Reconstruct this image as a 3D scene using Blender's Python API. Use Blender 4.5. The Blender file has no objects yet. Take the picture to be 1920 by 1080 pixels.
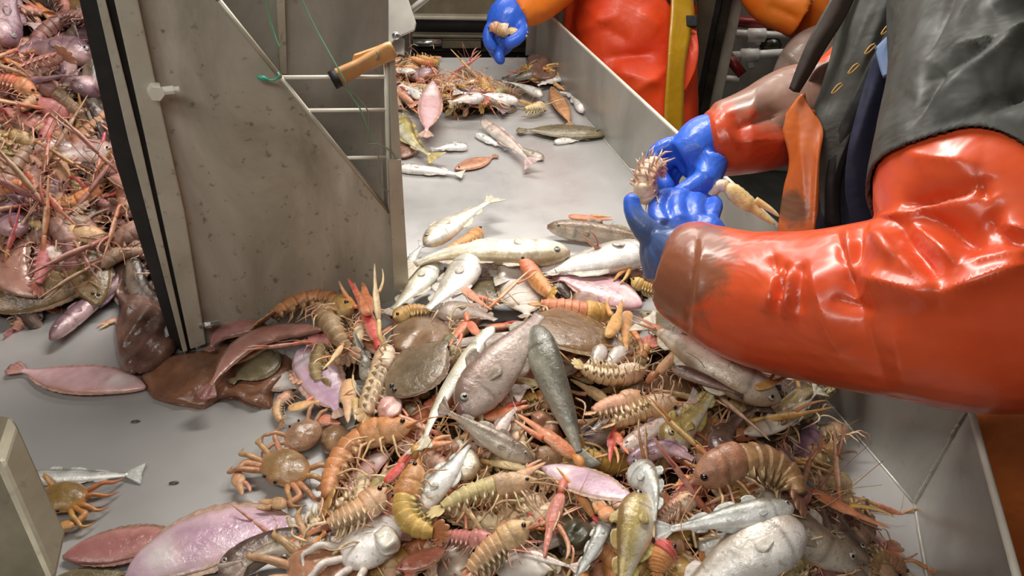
import bpy, math, random
import numpy as np
from mathutils import Vector, Matrix, Quaternion

# ------------------------------------------------------------------ camera
scn = bpy.context.scene
FPX = 1400.0
TH = math.radians(35.84); PH = math.radians(3.37)
CAM = np.array([0.0, 0.0, 0.75])
FW = np.array([0, math.cos(TH), -math.sin(TH)])
_R0 = np.array([1.0, 0, 0]); _U0 = np.array([0, math.sin(TH), math.cos(TH)])
RT = math.cos(PH)*_R0 + math.sin(PH)*_U0
UP = -math.sin(PH)*_R0 + math.cos(PH)*_U0
cd = bpy.data.cameras.new('camera'); cam = bpy.data.objects.new('camera', cd)
scn.collection.objects.link(cam); scn.camera = cam
cd.sensor_width = 36; cd.lens = 36*FPX/1920; cd.clip_start = 0.02
M = Matrix.Identity(4)
for i in range(3):
    M[i][0] = RT[i]; M[i][1] = UP[i]; M[i][2] = -FW[i]; M[i][3] = CAM[i]
cam.matrix_world = M
scn.view_settings.view_transform = 'Standard'
scn.view_settings.look = 'None'
scn.view_settings.exposure = 0.0
scn.view_settings.gamma = 1.0
scn.view_settings.use_curve_mapping = False

# ------------------------------------------------------------------ world and lamps
w = bpy.data.worlds.new('world'); scn.world = w; w.use_nodes = True
w.node_tree.nodes['Background'].inputs[0].default_value = (0.80, 0.86, 0.95, 1)
w.node_tree.nodes['Background'].inputs[1].default_value = 0.40

def area(name, loc, target, sx, sy, power, col=(1, .96, .9)):
    l = bpy.data.lights.new(name, 'AREA'); l.shape = 'RECTANGLE'; l.size = sx; l.size_y = sy
    l.energy = power; l.color = col
    o = bpy.data.objects.new(name, l); scn.collection.objects.link(o); o.location = loc
    d = Vector(target)-Vector(loc); o.rotation_euler = d.to_track_quat('-Z', 'Y').to_euler()
    return o
area('tube_or_fill_light', (-0.06, 1.35, 1.28), (0.05, 0.85, 0), 1.0, 0.14, 20)
area('tube_or_fill_light', (-0.15, 2.6, 1.28), (-0.1, 1.8, 0), 1.3, 0.2, 14)
area('tube_or_fill_light', (-0.5, -0.1, 1.28), (-0.25, 0.75, 0), 1.3, 0.2, 9)  # fill light added on the camera side to brighten the near bed
area('tube_or_fill_light', (1.3, 3.0, 1.28), (0.9, 2.5, 0.2), 0.9, 0.2, 14)

# ------------------------------------------------------------------ pixel helpers
def ray(x, y): return FW + (x-960)/FPX*RT - (y-540)/FPX*UP
def P(x, y, z=0.0):
    d = ray(x, y); return CAM + d*((z-CAM[2])/d[2])
def PD(x, y, dep): return CAM + ray(x, y)*dep
def proj(p):
    q = np.asarray(p)-CAM; ww = q@FW
    return 960+FPX*(q@RT)/ww, 540-FPX*(q@UP)/ww, ww
def lin(c):
    c = np.array(c, float)/255.0
    return np.where(c <= .04045, c/12.92, ((c+.055)/1.055)**2.4)
def nrm(v):
    v = np.asarray(v, float); n = np.linalg.norm(v, axis=-1, keepdims=True); return v/np.maximum(n, 1e-9)
rng = np.random.default_rng(7)

# ------------------------------------------------------------------ heap shape
HB = [(1000, 730, .100, .19, .17), (1330, 740, .115, .13, .13), (1360, 1000, .115, .14, .13), (830, 930, .060, .12, .13),
      (660, 650, .060, .075, .06), (960, 500, .035, .15, .08), (1120, 520, .035, .12, .08), (1100, 1080, .085, .16, .12),
      (700, 1070, .035, .10, .08)]
HB = [(P(x, y, h*.6)[0], P(x, y, h*.6)[1], h, sx, sy) for x, y, h, sx, sy in HB]
HK = [(870, 190, .045, .12, .10), (770, 160, .05, .08, .16), (1000, 150, .03, .07, .08)]
HK = [(P(x, y)[0], P(x, y)[1], h, sx, sy) for x, y, h, sx, sy in HK]
def H(x, y):
    s = 0.0
    for cx, cy, h, sx, sy in HB+HK:
        g = h*np.exp(-(((x-cx)/sx)**2+((y-cy)/sy)**2)*1.1)
        s = s + g**3
    m = np.cbrt(s)
    m = np.maximum(m-.006, 0)
    # caught material heaped up in the hopper on the left
    y0 = .90+.05*np.sin(x*9)
    ramp = np.clip((y-y0)*.80, 0, .36)
    lim = -.47-.33*(y-.9)
    side = np.clip((lim-x)/.10, 0, 1)
    m = np.maximum(m, ramp*side*(1+.12*np.sin(x*13+y*7)+.08*np.sin(x*29-y*17)))
    return m
def S(px, py, off=0.0):
    d = ray(px, py); ts = np.linspace(.35, 4.5, 900)
    p = CAM+ts[:, None]*d
    f = p[:, 2]-(H(p[:, 0], p[:, 1])+off)
    i = int(np.argmax(f < 0))
    if f[i] >= 0: return P(px, py)
    if i == 0: return p[0]
    a = f[i-1]/(f[i-1]-f[i]); return p[i-1]+(p[i]-p[i-1])*a
def HN(x, y, e=.03):
    n = np.array([-(H(x+e, y)-H(x-e, y))/(2*e), -(H(x, y+e)-H(x, y-e))/(2*e), 1.0])
    return n/np.linalg.norm(n)

# ------------------------------------------------------------------ materials
MATS = {}
def nodes(name):
    m = bpy.data.materials.new(name); m.use_nodes = True; MATS[name] = m
    nt = m.node_tree; return m, nt, nt.nodes['Principled BSDF']
def N(nt, typ, **kw):
    n = nt.nodes.new(typ)
    for k, v in kw.items():
        if k in ('operation', 'blend_type', 'data_type', 'attribute_name', 'layer_name', 'noise_dimensions', 'feature'): setattr(n, k, v)
        else: n.inputs[k].default_value = v
    return n
def noise(nt, scale, detail=3, rough=.55, vec=None, dist=0.0):
    n = N(nt, 'ShaderNodeTexNoise', Scale=scale, Detail=detail, Roughness=rough, Distortion=dist)
    if vec is not None: nt.links.new(vec, n.inputs['Vector'])
    return n
def ramp(nt, src, stops):
    r = nt.nodes.new('ShaderNodeValToRGB'); nt.links.new(src, r.inputs[0])
    e = r.color_ramp.elements
    while len(e) > 1: e.remove(e[-1])
    e[0].position = stops[0][0]; c = stops[0][1]; e[0].color = (*c, 1)
    for p, c in stops[1:]:
        k = e.new(p); k.color = (*c, 1)
    return r
def mapr(nt, src, a, b, c, d):
    m = nt.nodes.new('ShaderNodeMapRange'); nt.links.new(src, m.inputs[0])
    for i, v in zip((1, 2, 3, 4), (a, b, c, d)): m.inputs[i].default_value = v
    return m
def mix(nt, fac, A, B, mode='MIX'):
    m = nt.nodes.new('ShaderNodeMix'); m.data_type = 'RGBA'; m.blend_type = mode
    for sock, v in ((m.inputs[0], fac), (m.inputs[6], A), (m.inputs[7], B)):
        if hasattr(v, 'links') or hasattr(v, 'is_linked'): nt.links.new(v, sock)
        elif isinstance(v, (int, float)): sock.default_value = v
        else: sock.default_value = (*v, 1)
    return m.outputs[2]
def bump(nt, b, src, strength, dist):
    n = N(nt, 'ShaderNodeBump', Strength=strength, Distance=dist); nt.links.new(src, n.inputs['Height'])
    nt.links.new(n.outputs[0], b.inputs['Normal'])
    if 'Coat Normal' in b.inputs: nt.links.new(n.outputs[0], b.inputs['Coat Normal'])
    return n

def wet(name, rough=.25, spots=.0, bscale=350, bstr=.25, coat=.5, mott=.35, mscale=60, hue=.02, sub=0.0, metal=0.0, spotcol=(.10, .07, .05), bd=.002):
    m, nt, b = nodes(name)
    at = N(nt, 'ShaderNodeAttribute', attribute_name='Col')
    tc = nt.nodes.new('ShaderNodeTexCoord')
    oi = nt.nodes.new('ShaderNodeObjectInfo')
    hs = nt.nodes.new('ShaderNodeHueSaturation')
    nt.links.new(at.outputs['Color'], hs.inputs['Color'])
    nt.links.new(mapr(nt, oi.outputs['Random'], 0, 1, .5-hue, .5+hue).outputs[0], hs.inputs['Hue'])
    n1 = noise(nt, mscale, 4, .6, tc.outputs['Object'])
    v = mapr(nt, n1.outputs['Fac'], .3, .7, 1-mott*.7, 1+mott*1.1)
    nt.links.new(v.outputs[0], hs.inputs['Value'])
    col = hs.outputs[0]
    if spots > 0:
        n2 = noise(nt, mscale*4, 2, .5, tc.outputs['Object'])
        sm = mapr(nt, n2.outputs['Fac'], .60, .68, 0, spots)
        col = mix(nt, sm.outputs[0], col, spotcol)
    nt.links.new(col, b.inputs['Base Color'])
    n3 = noise(nt, bscale*.45, 5, .65, tc.outputs['Object'], .6)
    bump(nt, b, n3.outputs['Fac'], min(1, bstr*1.1), bd*1.1)
    nt.links.new(mapr(nt, n1.outputs['Fac'], .3, .7, rough*.7, rough*1.5).outputs[0], b.inputs['Roughness'])
    b.inputs['Coat Weight'].default_value = coat; b.inputs['Coat Roughness'].default_value = .07
    b.inputs['Metallic'].default_value = metal
    if sub:
        b.inputs['Subsurface Weight'].default_value = sub; b.inputs['Subsurface Scale'].default_value = .01
        b.inputs['Subsurface Radius'].default_value = (1, .6, .4)
    return m
wet('fish_skin', .24, .35, 420, .35, .6, .30, 38, metal=.12)
wet('flat_skin', .22, .12, 300, .3, .7, .22, 30)
wet('brown_skin', .25, .4, 260, .5, .7, .35, 45)
wet('fin', .3, .15, 500, .5, .5, .3, 80)
wet('shell', .3, .25, 500, .45, .45, .35, 90, .03, spotcol=(.45, .16, .05))
wet('limb', .32, .0, 500, .3, .4, .3, 120, .02)
wet('eye', .08, .0, 100, 0, .8, .05, 10, 0)
wet('gut', .22, .3, 120, .6, .7, .3, 50)
wet('plain', .4, 0, 300, .1, .1, .15, 20, 0)

def steel(name, cols, scale=5, rough=(.28, .5), metal=.45, streak=None, spot=0.0, bstr=.06):
    m, nt, b = nodes(name)
    tc = nt.nodes.new('ShaderNodeTexCoord'); vec = tc.outputs['Object']
    mp = nt.nodes.new('ShaderNodeMapping'); nt.links.new(vec, mp.inputs[0])
    if streak: mp.inputs['Scale'].default_value = streak
    n1 = noise(nt, scale, 6, .62, mp.outputs[0], .6)
    r = ramp(nt, n1.outputs['Fac'], [(.3, lin(cols[0])), (.5, lin(cols[1])), (.7, lin(cols[2]))])
    col = r.outputs[0]
    n2 = noise(nt, scale*9, 3, .6, vec)
    if spot:
        col = mix(nt, mapr(nt, n2.outputs['Fac'], .62, .72, 0, spot).outputs[0], col, lin((70, 58, 44)))
    nt.links.new(col, b.inputs['Base Color'])
    n3 = noise(nt, scale*2.3, 5, .65, vec)
    nt.links.new(mapr(nt, n3.outputs['Fac'], .3, .7, rough[0], rough[1]).outputs[0], b.inputs['Roughness'])
    b.inputs['Metallic'].default_value = metal
    bump(nt, b, n2.outputs['Fac'], bstr, .002)
    return m
steel('steel_bed', [(176, 174, 172), (184, 182, 180), (194, 192, 189)], 3.0, (.22, .40), .3, None, 0, .02)
steel('steel_wall', [(146, 143, 136), (164, 161, 154), (184, 181, 174)], 5, (.25, .45), .2, (1, 1, .5), .15)
steel('steel_plate', [(148, 142, 125), (184, 178, 163), (216, 211, 199)], 8, (.35, .55), .1, (1, 1, .4), .55)
steel('steel_back', [(138, 135, 126), (158, 155, 146), (180, 177, 168)], 8, (.35, .55), .1, (1, 1, .6), .3)
steel('steel_frame', [(170, 162, 144), (190, 183, 166), (206, 200, 184)], 9, (.35, .5), .2, None, .4)
steel('white_edge', [(214, 209, 192), (226, 222, 208), (236, 232, 220)], 20, (.3, .5), .0)
steel('paddle_steel', [(168, 164, 156), (180, 176, 168), (190, 186, 178)], 9, (.3, .5), .3)
steel('dark_steel', [(42, 40, 34), (62, 58, 48), (92, 86, 70)], 8, (.3, .5), .4, None, .3)
steel('taupe_steel', [(96, 88, 72), (120, 112, 92), (140, 132, 112)], 6, (.3, .5), .3, None, .3)
steel('rubber_and_shade', [(24, 23, 22), (34, 32, 32), (48, 45, 42)], 14, (.4, .6), 0)  # black of real rubber parts and of strips standing in for shade
steel('chrome', [(190, 190, 188), (210, 210, 208), (225, 225, 223)], 20, (.1, .2), .9)
steel('white_pipe', [(196, 194, 186), (212, 210, 204), (226, 224, 218)], 12, (.3, .45), 0)
steel('wall_paint', [(120, 116, 106), (136, 132, 122), (150, 146, 136)], 3, (.5, .7), 0)
steel('floor_paint', [(50, 50, 48), (70, 70, 66), (86, 85, 80)], 4, (.2, .5), 0)
steel('red_pipe', [(90, 22, 20), (120, 30, 26), (140, 40, 34)], 12, (.3, .45), 0)

def oilskin(name, base, dark, rough=.3, dirt=None, dirtcol=(96, 88, 78), wr=11, bstr=.2, spec=.5, coat=.25):
    m, nt, b = nodes(name)
    tc = nt.nodes.new('ShaderNodeTexCoord'); vec = tc.outputs['Object']
    n1 = noise(nt, 9, 4, .6, vec)
    col = mix(nt, mapr(nt, n1.outputs['Fac'], .35, .7, 0, 1).outputs[0], lin(base), lin(dark))
    if dirt is not None:          # dried mud, a stain with its own place on the cloth
        (cx, cy, cz), rad, hard = dirt
        vm = nt.nodes.new('ShaderNodeVectorMath'); vm.operation = 'DISTANCE'
        ge = nt.nodes.new('ShaderNodeNewGeometry'); nt.links.new(ge.outputs['Position'], vm.inputs[0]); vm.inputs[1].default_value = (cx, cy, cz)
        n2 = noise(nt, 38, 5, .7, vec)
        ad = nt.nodes.new('ShaderNodeMath'); ad.operation = 'MULTIPLY_ADD'
        nt.links.new(n2.outputs['Fac'], ad.inputs[0]); ad.inputs[1].default_value = -hard*2; nt.links.new(vm.outputs['Value'], ad.inputs[2])
        fac = mapr(nt, ad.outputs[0], rad-hard*1.3, rad-hard*.7, .85, 0)
        col = mix(nt, fac.outputs[0], col, lin(dirtcol))
    nt.links.new(col, b.inputs['Base Color'])
    n3 = noise(nt, wr, 3, .5, vec, .8)
    bump(nt, b, n3.outputs['Fac'], bstr, .02)
    n4 = noise(nt, 30, 3, .6, vec)
    nt.links.new(mapr(nt, n4.outputs['Fac'], .3, .7, rough*.8, rough*1.35).outputs[0], b.inputs['Roughness'])
    b.inputs['Coat Weight'].default_value = coat; b.inputs['Coat Roughness'].default_value = .2
    return m
CUFFC = tuple(PD(1275, 500, .86)); LTOPC = tuple(PD(1450, 130, 1.03))
oilskin('sleeve_red', (232, 94, 50), (214, 76, 38), .33, (CUFFC, .070, .05), (126, 88, 64))
oilskin('sleeve_left', (206, 80, 42), (184, 64, 32), .33, (LTOPC, .098, .05), (128, 112, 98))
oilskin('bib_orange', (206, 110, 46), (176, 84, 36), .4, (tuple(PD(1486, 390, .975)), .022, .02), (92, 70, 50))
oilskin('bib_red', (254, 88, 34), (238, 66, 24), .5, coat=.1)
oilskin('orange_coat', (255, 140, 40), (248, 118, 28), .5, coat=.1)
oilskin('yellow_band', (214, 164, 30), (190, 138, 24), .4)
oilskin('jacket', (68, 68, 61), (48, 49, 45), .6, None, wr=14, bstr=.3, coat=.0)
oilskin('jacket_trim', (24, 23, 22), (14, 14, 14), .6, coat=0)
oilskin('navy_cloth', (46, 50, 74), (30, 33, 52), .8, coat=0)
oilskin('pale_blue_cloth', (112, 134, 168), (88, 106, 142), .7, coat=0)
oilskin('strap_dark', (60, 46, 36), (42, 34, 28), .55, coat=0)
oilskin('glove_blue', (56, 112, 228), (36, 88, 210), .4, None, wr=40, bstr=.12)
oilskin('glove_dirty', (56, 112, 228), (40, 92, 208), .4, (tuple(PD(1215, 500, .90)), .072, .03), (78, 96, 128), wr=40, bstr=.12)
oilskin('gold_thread', (196, 150, 70), (176, 130, 56), .5, coat=0)
oilskin('gut_cloth', (176, 150, 140), (130, 118, 106), .3)
oilskin('wood', (216, 164, 104), (170, 118, 68), .45, coat=.2)
oilskin('twine_green', (140, 184, 152), (110, 158, 128), .5, coat=0)
oilskin('twine_grey', (150, 152, 128), (130, 130, 108), .5, coat=0)
oilskin('hook_green', (70, 170, 140), (50, 150, 120), .4)

m, nt, b = nodes('heap_mush')
tc = nt.nodes.new('ShaderNodeTexCoord')
n1 = noise(nt, 28, 6, .7, tc.outputs['Object'], 1.2)
r = ramp(nt, n1.outputs['Fac'], [(.3, lin((34, 22, 16))), (.45, lin((84, 58, 42))), (.56, lin((128, 92, 66))), (.7, lin((160, 130, 104)))])
nt.links.new(r.outputs[0], b.inputs['Base Color'])
n2 = noise(nt, 70, 5, .7, tc.outputs['Object'], 1.5); bump(nt, b, n2.outputs['Fac'], 1.0, .02)
b.inputs['Roughness'].default_value = .3; b.inputs['Coat Weight'].default_value = .4

# ------------------------------------------------------------------ mesh helpers
COL = scn.collection
def tag(o, label=None, cat=None, group=None, kind=None):
    if label: o['label'] = label
    if cat: o['category'] = cat
    if group: o['group'] = group
    if kind: o['kind'] = kind
    return o
def empty(name, loc, label, cat, group=None):
    o = bpy.data.objects.new(name, None); o.empty_display_size = .02; COL.objects.link(o)
    o.location = tuple(loc); return tag(o, label, cat, group)
def mk(name, V, Fc, mat, parent=None, origin=None, cols=None, smooth=True, label=None):
    V = np.asarray(V, float)
    if parent is not None: origin = np.array(parent.location)
    if origin is None: origin = V.mean(0)
    me = bpy.data.meshes.new(name)
    me.from_pydata((V-np.asarray(origin)).tolist(), [], [tuple(int(i) for i in f) for f in Fc])
    if cols is not None:
        c = np.ones((len(V), 4), dtype=np.float32); c[:, :3] = np.clip(cols, 0, 1)
        a = me.color_attributes.new('Col', 'FLOAT_COLOR', 'POINT'); a.data.foreach_set('color', c.ravel())
    if smooth: me.polygons.foreach_set('use_smooth', [True]*len(me.polygons))
    me.materials.append(MATS[mat]); me.update()
    o = bpy.data.objects.new(name, me); COL.objects.link(o)
    if parent is not None: o.parent = parent
    else: o.location = tuple(origin)
    if label: o['label'] = label
    return o
class MB:
    def __init__(s): s.V = []; s.F = []; s.C = []; s.n = 0
    def add(s, V, Fc, C=None):
        V = np.asarray(V, float)
        s.V.append(V); s.F += [tuple(i+s.n for i in f) for f in Fc]
        if C is None: C = np.full((len(V), 3), .5)
        C = np.asarray(C, float)
        if C.ndim == 1: C = np.tile(C, (len(V), 1))
        s.C.append(C); s.n += len(V); return s
    def out(s): return np.vstack(s.V), s.F, np.vstack(s.C)
    def build(s, name, mat, parent=None, origin=None, smooth=True, label=None):
        V, Fc, C = s.out(); return mk(name, V, Fc, mat, parent, origin, C, smooth, label)
def crom(pts, n):
    pts = np.asarray(pts, float); k = len(pts)
    if k == 2: return pts[0]+(pts[1]-pts[0])*np.linspace(0, 1, n)[:, None]
    q = np.vstack([2*pts[0]-pts[1], pts, 2*pts[-1]-pts[-2]])
    out = []
    for t in np.linspace(0, k-1, n):
        i = min(int(t), k-2); u = t-i
        a, b_, c, d = q[i], q[i+1], q[i+2], q[i+3]
        out.append(.5*(2*b_+(c-a)*u+(2*a-5*b_+4*c-d)*u*u+(3*b_-3*c+d-a)*u**3))
    return np.array(out)
def arc_resample(p, n):
    d = np.r_[0, np.cumsum(np.linalg.norm(np.diff(p, axis=0), axis=1))]
    t = np.linspace(0, d[-1], n)
    return np.stack([np.interp(t, d, p[:, k]) for k in range(p.shape[1])], 1), d[-1]
def frames(path, U, roll=0.0):
    T = nrm(np.gradient(path, axis=0)); U = np.broadcast_to(np.asarray(U, float), path.shape)
    Sd = nrm(np.cross(T, U)); U2 = nrm(np.cross(Sd, T))
    r_ = np.radians(roll) if np.isscalar(roll) else np.radians(roll)[:, None]
    D = np.cos(r_)*U2+np.sin(r_)*Sd
    W = nrm(np.cross(T, D)); return T, D, W
def ring_sweep(path, D, W, hd, hw, M=16, capped=True, pw=1.0):
    n = len(path); a = np.linspace(0, 2*np.pi, M, endpoint=False)
    s, c = np.sin(a), np.cos(a)
    s = np.sign(s)*np.abs(s)**pw; c = np.sign(c)*np.abs(c)**pw
    V = path[:, None, :]+D[:, None, :]*(hd[:, None]*s)[:, :, None]+W[:, None, :]*(hw[:, None]*c)[:, :, None]
    V = V.reshape(-1, 3); Fc = []
    for i in range(n-1):
        for j in range(M):
            k = (j+1) % M; Fc.append((i*M+j, i*M+k, (i+1)*M+k, (i+1)*M+j))
    if capped: Fc.append(tuple(range(M))[::-1]); Fc.append(tuple((n-1)*M+j for j in range(M)))
    tt = np.repeat(np.linspace(0, 1, n), M); ss = np.tile(s, n); cc = np.tile(c, n)
    return V, Fc, tt, ss, cc
def tube(pts, rad, M=6, n=None, U=(0.13, .21, .97)):
    pts = np.asarray(pts, float)
    if n: pts = crom(pts, n)
    rad = np.asarray(rad, float)
    if rad.ndim == 0: rad = np.full(len(pts), float(rad))
    elif len(rad) != len(pts): rad = np.interp(np.linspace(0, 1, len(pts)), np.linspace(0, 1, len(rad)), rad)
    T, D, W = frames(pts, U); V, Fc, *_ = ring_sweep(pts, D, W, rad, rad, M)
    return V, Fc
def ball(c, A, B, Cx, nu=10, nv=7):
    """ellipsoid with half-axis vectors A, B, Cx"""
    V = []; Fc = []
    for i in range(nv+1):
        ph = math.pi*i/nv
        for j in range(nu):
            th = 2*math.pi*j/nu
            V.append(np.asarray(c)+np.asarray(A)*math.sin(ph)*math.cos(th)+np.asarray(B)*math.sin(ph)*math.sin(th)+np.asarray(Cx)*math.cos(ph))
    for i in range(nv):
        for j in range(nu):
            k = (j+1) % nu; Fc.append((i*nu+j, (i+1)*nu+j, (i+1)*nu+k, i*nu+k))
    return np.array(V), Fc
def prism(poly, nvec, th):
    """polygon (list of 3d points) thickened by th along nvec"""
    A = np.asarray(poly, float); B = A+np.asarray(nvec)*th; n = len(A)
    return np.vstack([A, B]), [tuple(range(n)), tuple(range(2*n-1, n-1, -1))]+[(i, i+n, (i+1) % n+n, (i+1) % n) for i in range(n)]
def box(x0, x1, y0, y1, z0, z1):
    V = [(x, y, z) for x in (x0, x1) for y in (y0, y1) for z in (z0, z1)]
    return V, [(0, 1, 3, 2), (4, 6, 7, 5), (0, 4, 5, 1), (2, 3, 7, 6), (0, 2, 6, 4), (1, 5, 7, 3)]
def solid(name, V, Fc, mat, parent=None, bevel=.0, smooth=False, label=None, kind=None):
    o = mk(name, V, Fc, mat, parent, None, None, smooth, label)
    if bevel:
        md = o.modifiers.new('bevel', 'BEVEL'); md.width = bevel; md.segments = 2
    if kind: o['kind'] = kind
    return o
def fuse(parts, voxel=.004, smooth=6, fac=.5):
    V = []; Fc = []; n = 0
    for v, f_ in parts:
        V.append(np.asarray(v)); Fc += [tuple(i+n for i in q) for q in f_]; n += len(v)
    me = bpy.data.meshes.new('tmp'); me.from_pydata(np.vstack(V).tolist(), [], Fc)
    o = bpy.data.objects.new('tmp', me); COL.objects.link(o)
    r_ = o.modifiers.new('r', 'REMESH'); r_.mode = 'VOXEL'; r_.voxel_size = voxel
    s_ = o.modifiers.new('s', 'SMOOTH'); s_.factor = fac; s_.iterations = smooth
    dg = bpy.context.evaluated_depsgraph_get(); ev = o.evaluated_get(dg)
    m2 = bpy.data.meshes.new_from_object(ev)
    nv = len(m2.vertices); co = np.empty(nv*3); m2.vertices.foreach_get('co', co); no = np.empty(nv*3); m2.vertices.foreach_get('normal', no)
    F2 = [tuple(p.vertices) for p in m2.polygons]
    bpy.data.objects.remove(o); bpy.data.meshes.remove(me); bpy.data.meshes.remove(m2)
    return co.reshape(-1, 3), F2, no.reshape(-1, 3)
def seg_ridges(V, Nn, folds):
    """cloth creases: raise or sink the surface along short lines (x0,y0,x1,y1,width,height) seen on its camera side"""
    q = V-CAM; dep = q@FW; X = 960+FPX*(q@RT)/dep; Y = 540-FPX*(q@UP)/dep
    face = np.clip(-(Nn*nrm(q)).sum(1)*1.5, 0, 1)
    disp = np.zeros(len(V))
    for x0, y0, x1, y1, wd, hg in folds:
        dx, dy = x1-x0, y1-y0; L = math.hypot(dx, dy)
        t = ((X-x0)*dx+(Y-y0)*dy)/L**2; d = ((X-x0)*dy-(Y-y0)*dx)/L
        tc = np.clip(t, 0, 1); dd = np.hypot(X-(x0+tc*dx), Y-(y0+tc*dy))
        env = np.clip(1-np.abs(2*tc-1)**3, 0, 1)*.75+.25
        disp += hg*env*np.exp(-(dd/(wd*1.25))**1.12)
    return V+Nn*(disp*face)[:, None]
def cloth(name, rows, mat, parent, th=.004, nu=24, nv=24, folds=(), M_=None):
    """sheet through rows of (px, py, depth) points, given real thickness"""
    R = [crom([PD(*p) for p in r_], nu) for r_ in rows]
    G = np.stack([crom([R[i][j] for i in range(len(R))], nv) for j in range(nu)], 1)   # nv x nu x 3
    du = np.gradient(G, axis=1); dv = np.gradient(G, axis=0); Nn = nrm(np.cross(du, dv))
    toC = CAM-G; sg = np.sign((Nn*toC).sum(2, keepdims=True)); Nn = Nn*sg
    A = G.reshape(-1, 3); NA = Nn.reshape(-1, 3)
    if len(folds): A = seg_ridges(A, NA, folds)
    B = A-NA*th; n = len(A); Fc = []
    id_ = lambda i, j: i*nu+j
    for i in range(nv-1):
        for j in range(nu-1):
            q = (id_(i, j), id_(i, j+1), id_(i+1, j+1), id_(i+1, j)); Fc.append(q); Fc.append(tuple(k+n for k in q[::-1]))
    bd = [id_(0, j) for j in range(nu)]+[id_(i, nu-1) for i in range(1, nv)]+[id_(nv-1, j) for j in range(nu-2, -1, -1)]+[id_(i, 0) for i in range(nv-2, 0, -1)]
    for k in range(len(bd)):
        a_, b_ = bd[k], bd[(k+1) % len(bd)]; Fc.append((a_, a_+n, b_+n, b_))
    return mk(name, np.vstack([A, B]), Fc, mat, parent)

# ------------------------------------------------------------------ the setting
FLZ = -.85
solid('floor', *box(-2.6, 2.6, -1.4, 4.2, FLZ-.05, FLZ), 'floor_paint', kind='structure')
solid('ceiling', *box(-2.6, 2.6, -1.4, 4.2, 1.35, 1.40), 'wall_paint', kind='structure')
solid('wall_back', *box(-2.6, 2.6, 4.2, 4.25, FLZ, 1.4), 'wall_paint', kind='structure')
solid('wall_left', *box(-2.65, -2.6, -1.4, 4.2, FLZ, 1.4), 'wall_paint', kind='structure')
solid('wall_right', *box(2.6, 2.65, -1.4, 4.2, FLZ, 1.4), 'wall_paint', kind='structure')
solid('wall_front', *box(-2.6, 2.6, -1.45, -1.4, FLZ, 1.4), 'wall_paint', kind='structure')

Z3 = np.array([0, 0, 1.0])
# sorting table: bed, right wall, end wall, seams
tb = empty('sorting_table', (0, 1.0, 0), 'wet grey stainless steel sorting table with raised right wall under the whole catch', 'table')
A_ = P(1052, 167); Cn = P(1715, 945); En = P(1752, 1150)
back_l = P(700, 108); back_r = P(1045, 108)
bed = [(-1.5, .15, 0), (En[0]-.03, .15, 0), (En[0], En[1], 0), tuple(Cn), tuple(back_r), tuple(back_l), (-1.0, 2.15, 0), (-1.5, 2.15, 0)]
solid('bed', *prism(bed, -Z3, .006), 'steel_bed', tb)
dirc = nrm(Cn-A_); outn = nrm(np.cross(dirc, Z3)); outn = outn if outn[0] > 0 else -outn
far = A_-dirc*.25
def wallp(a, b_, h0, h1, nv, th=.004): return prism([a, b_, b_+Z3*h1, a+Z3*h0], nv, th)
solid('side_wall', *wallp(far, Cn, .15, .17, outn), 'steel_wall', tb)
solid('end_wall', *wallp(Cn, P(1790, 1400), .17, .17, nrm(np.array([1, -.2, 0]))), 'steel_wall', tb)
lip = MB(); lip.add(*tube([far+Z3*.152+outn*.004, Cn+Z3*.172+outn*.004], .004, 8)); lip.add(*tube([Cn+Z3*.172, P(1790, 1400)+Z3*.172], .004, 8))
lip.build('rolled_rim', 'white_edge', tb)
sm = MB()
for a_, b_ in ((A_, Cn), (Cn, P(1790, 1400)), (Cn, Cn+Z3*.168)):
    k = 40; L_ = a_+(b_-a_)*np.linspace(0, 1, k)[:, None]+rng.normal(0, .0005, (k, 3))
    sm.add(*tube(L_, .0028+.0006*rng.random(k), 7))
sm.build('weld_seam', 'paddle_steel', tb)
solid('rear_chute', *prism([back_r+np.array([-.01, .01, 0]), P(985, 104), P(985, 104)+Z3*.33, back_r+Z3*.33], (0, 1, 0), .004), 'steel_wall', tb)
solid('chute_side', *prism([far+outn*.006, far-dirc*.45+outn*.006, far-dirc*.45+outn*.006+Z3*.36, far+outn*.006+Z3*.15], outn, .004), 'steel_wall', tb)
for sx, sy in ((-1.3, .3), (.45, .3), (-.9, 2.0), (.0, 2.05)):
    solid('leg', *box(sx-.025, sx+.025, sy-.025, sy+.025, FLZ, -.006), 'steel_wall', tb)

# gate assembly, a steel plate standing across the left half of the table
GL = P(385, 645); GR = P(748, 562); gd = nrm(GR-GL); gn = nrm(np.cross(gd, Z3)); gn = gn if gn[1] < 0 else -gn   # gn faces the camera
def Q(px, py, off=0.0):
    o_ = GL+gn*off; d = ray(px, py); t = ((o_-CAM)@gn)/(d@gn); return CAM+d*t
def gp(pts, off, th, name, mat, parent, bevel=.0): return solid(name, *prism([Q(x, y, off) for x, y in pts], -gn, th), mat, parent, bevel)
gt = empty('sorting_gate', GL, 'tall grey steel gate plate with diagonal edge, white rungs and a slotted post', 'gate')
gp([(225, -160), (300, -160), (410, 0), (530, 145), (748, 415), (748, 563), (375, 648), (310, 400)], 0, .004, 'front_plate', 'steel_plate', gt)
gp([(380, -160), (728, -160), (730, 500), (380, 560)], -.09, .004, 'back_plate', 'steel_back', gt)
ed = MB()
for a_, b_, r_ in (((300, -160), (410, 0), .0032), ((410, 0), (526, 145), .0032), ((526, 145), (740, 410), .003)):
    ed.add(*tube([Q(*a_, .003), Q(*b_, .003)], r_, 8))
ed.build('diagonal_edge', 'steel_frame', gt)
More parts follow.
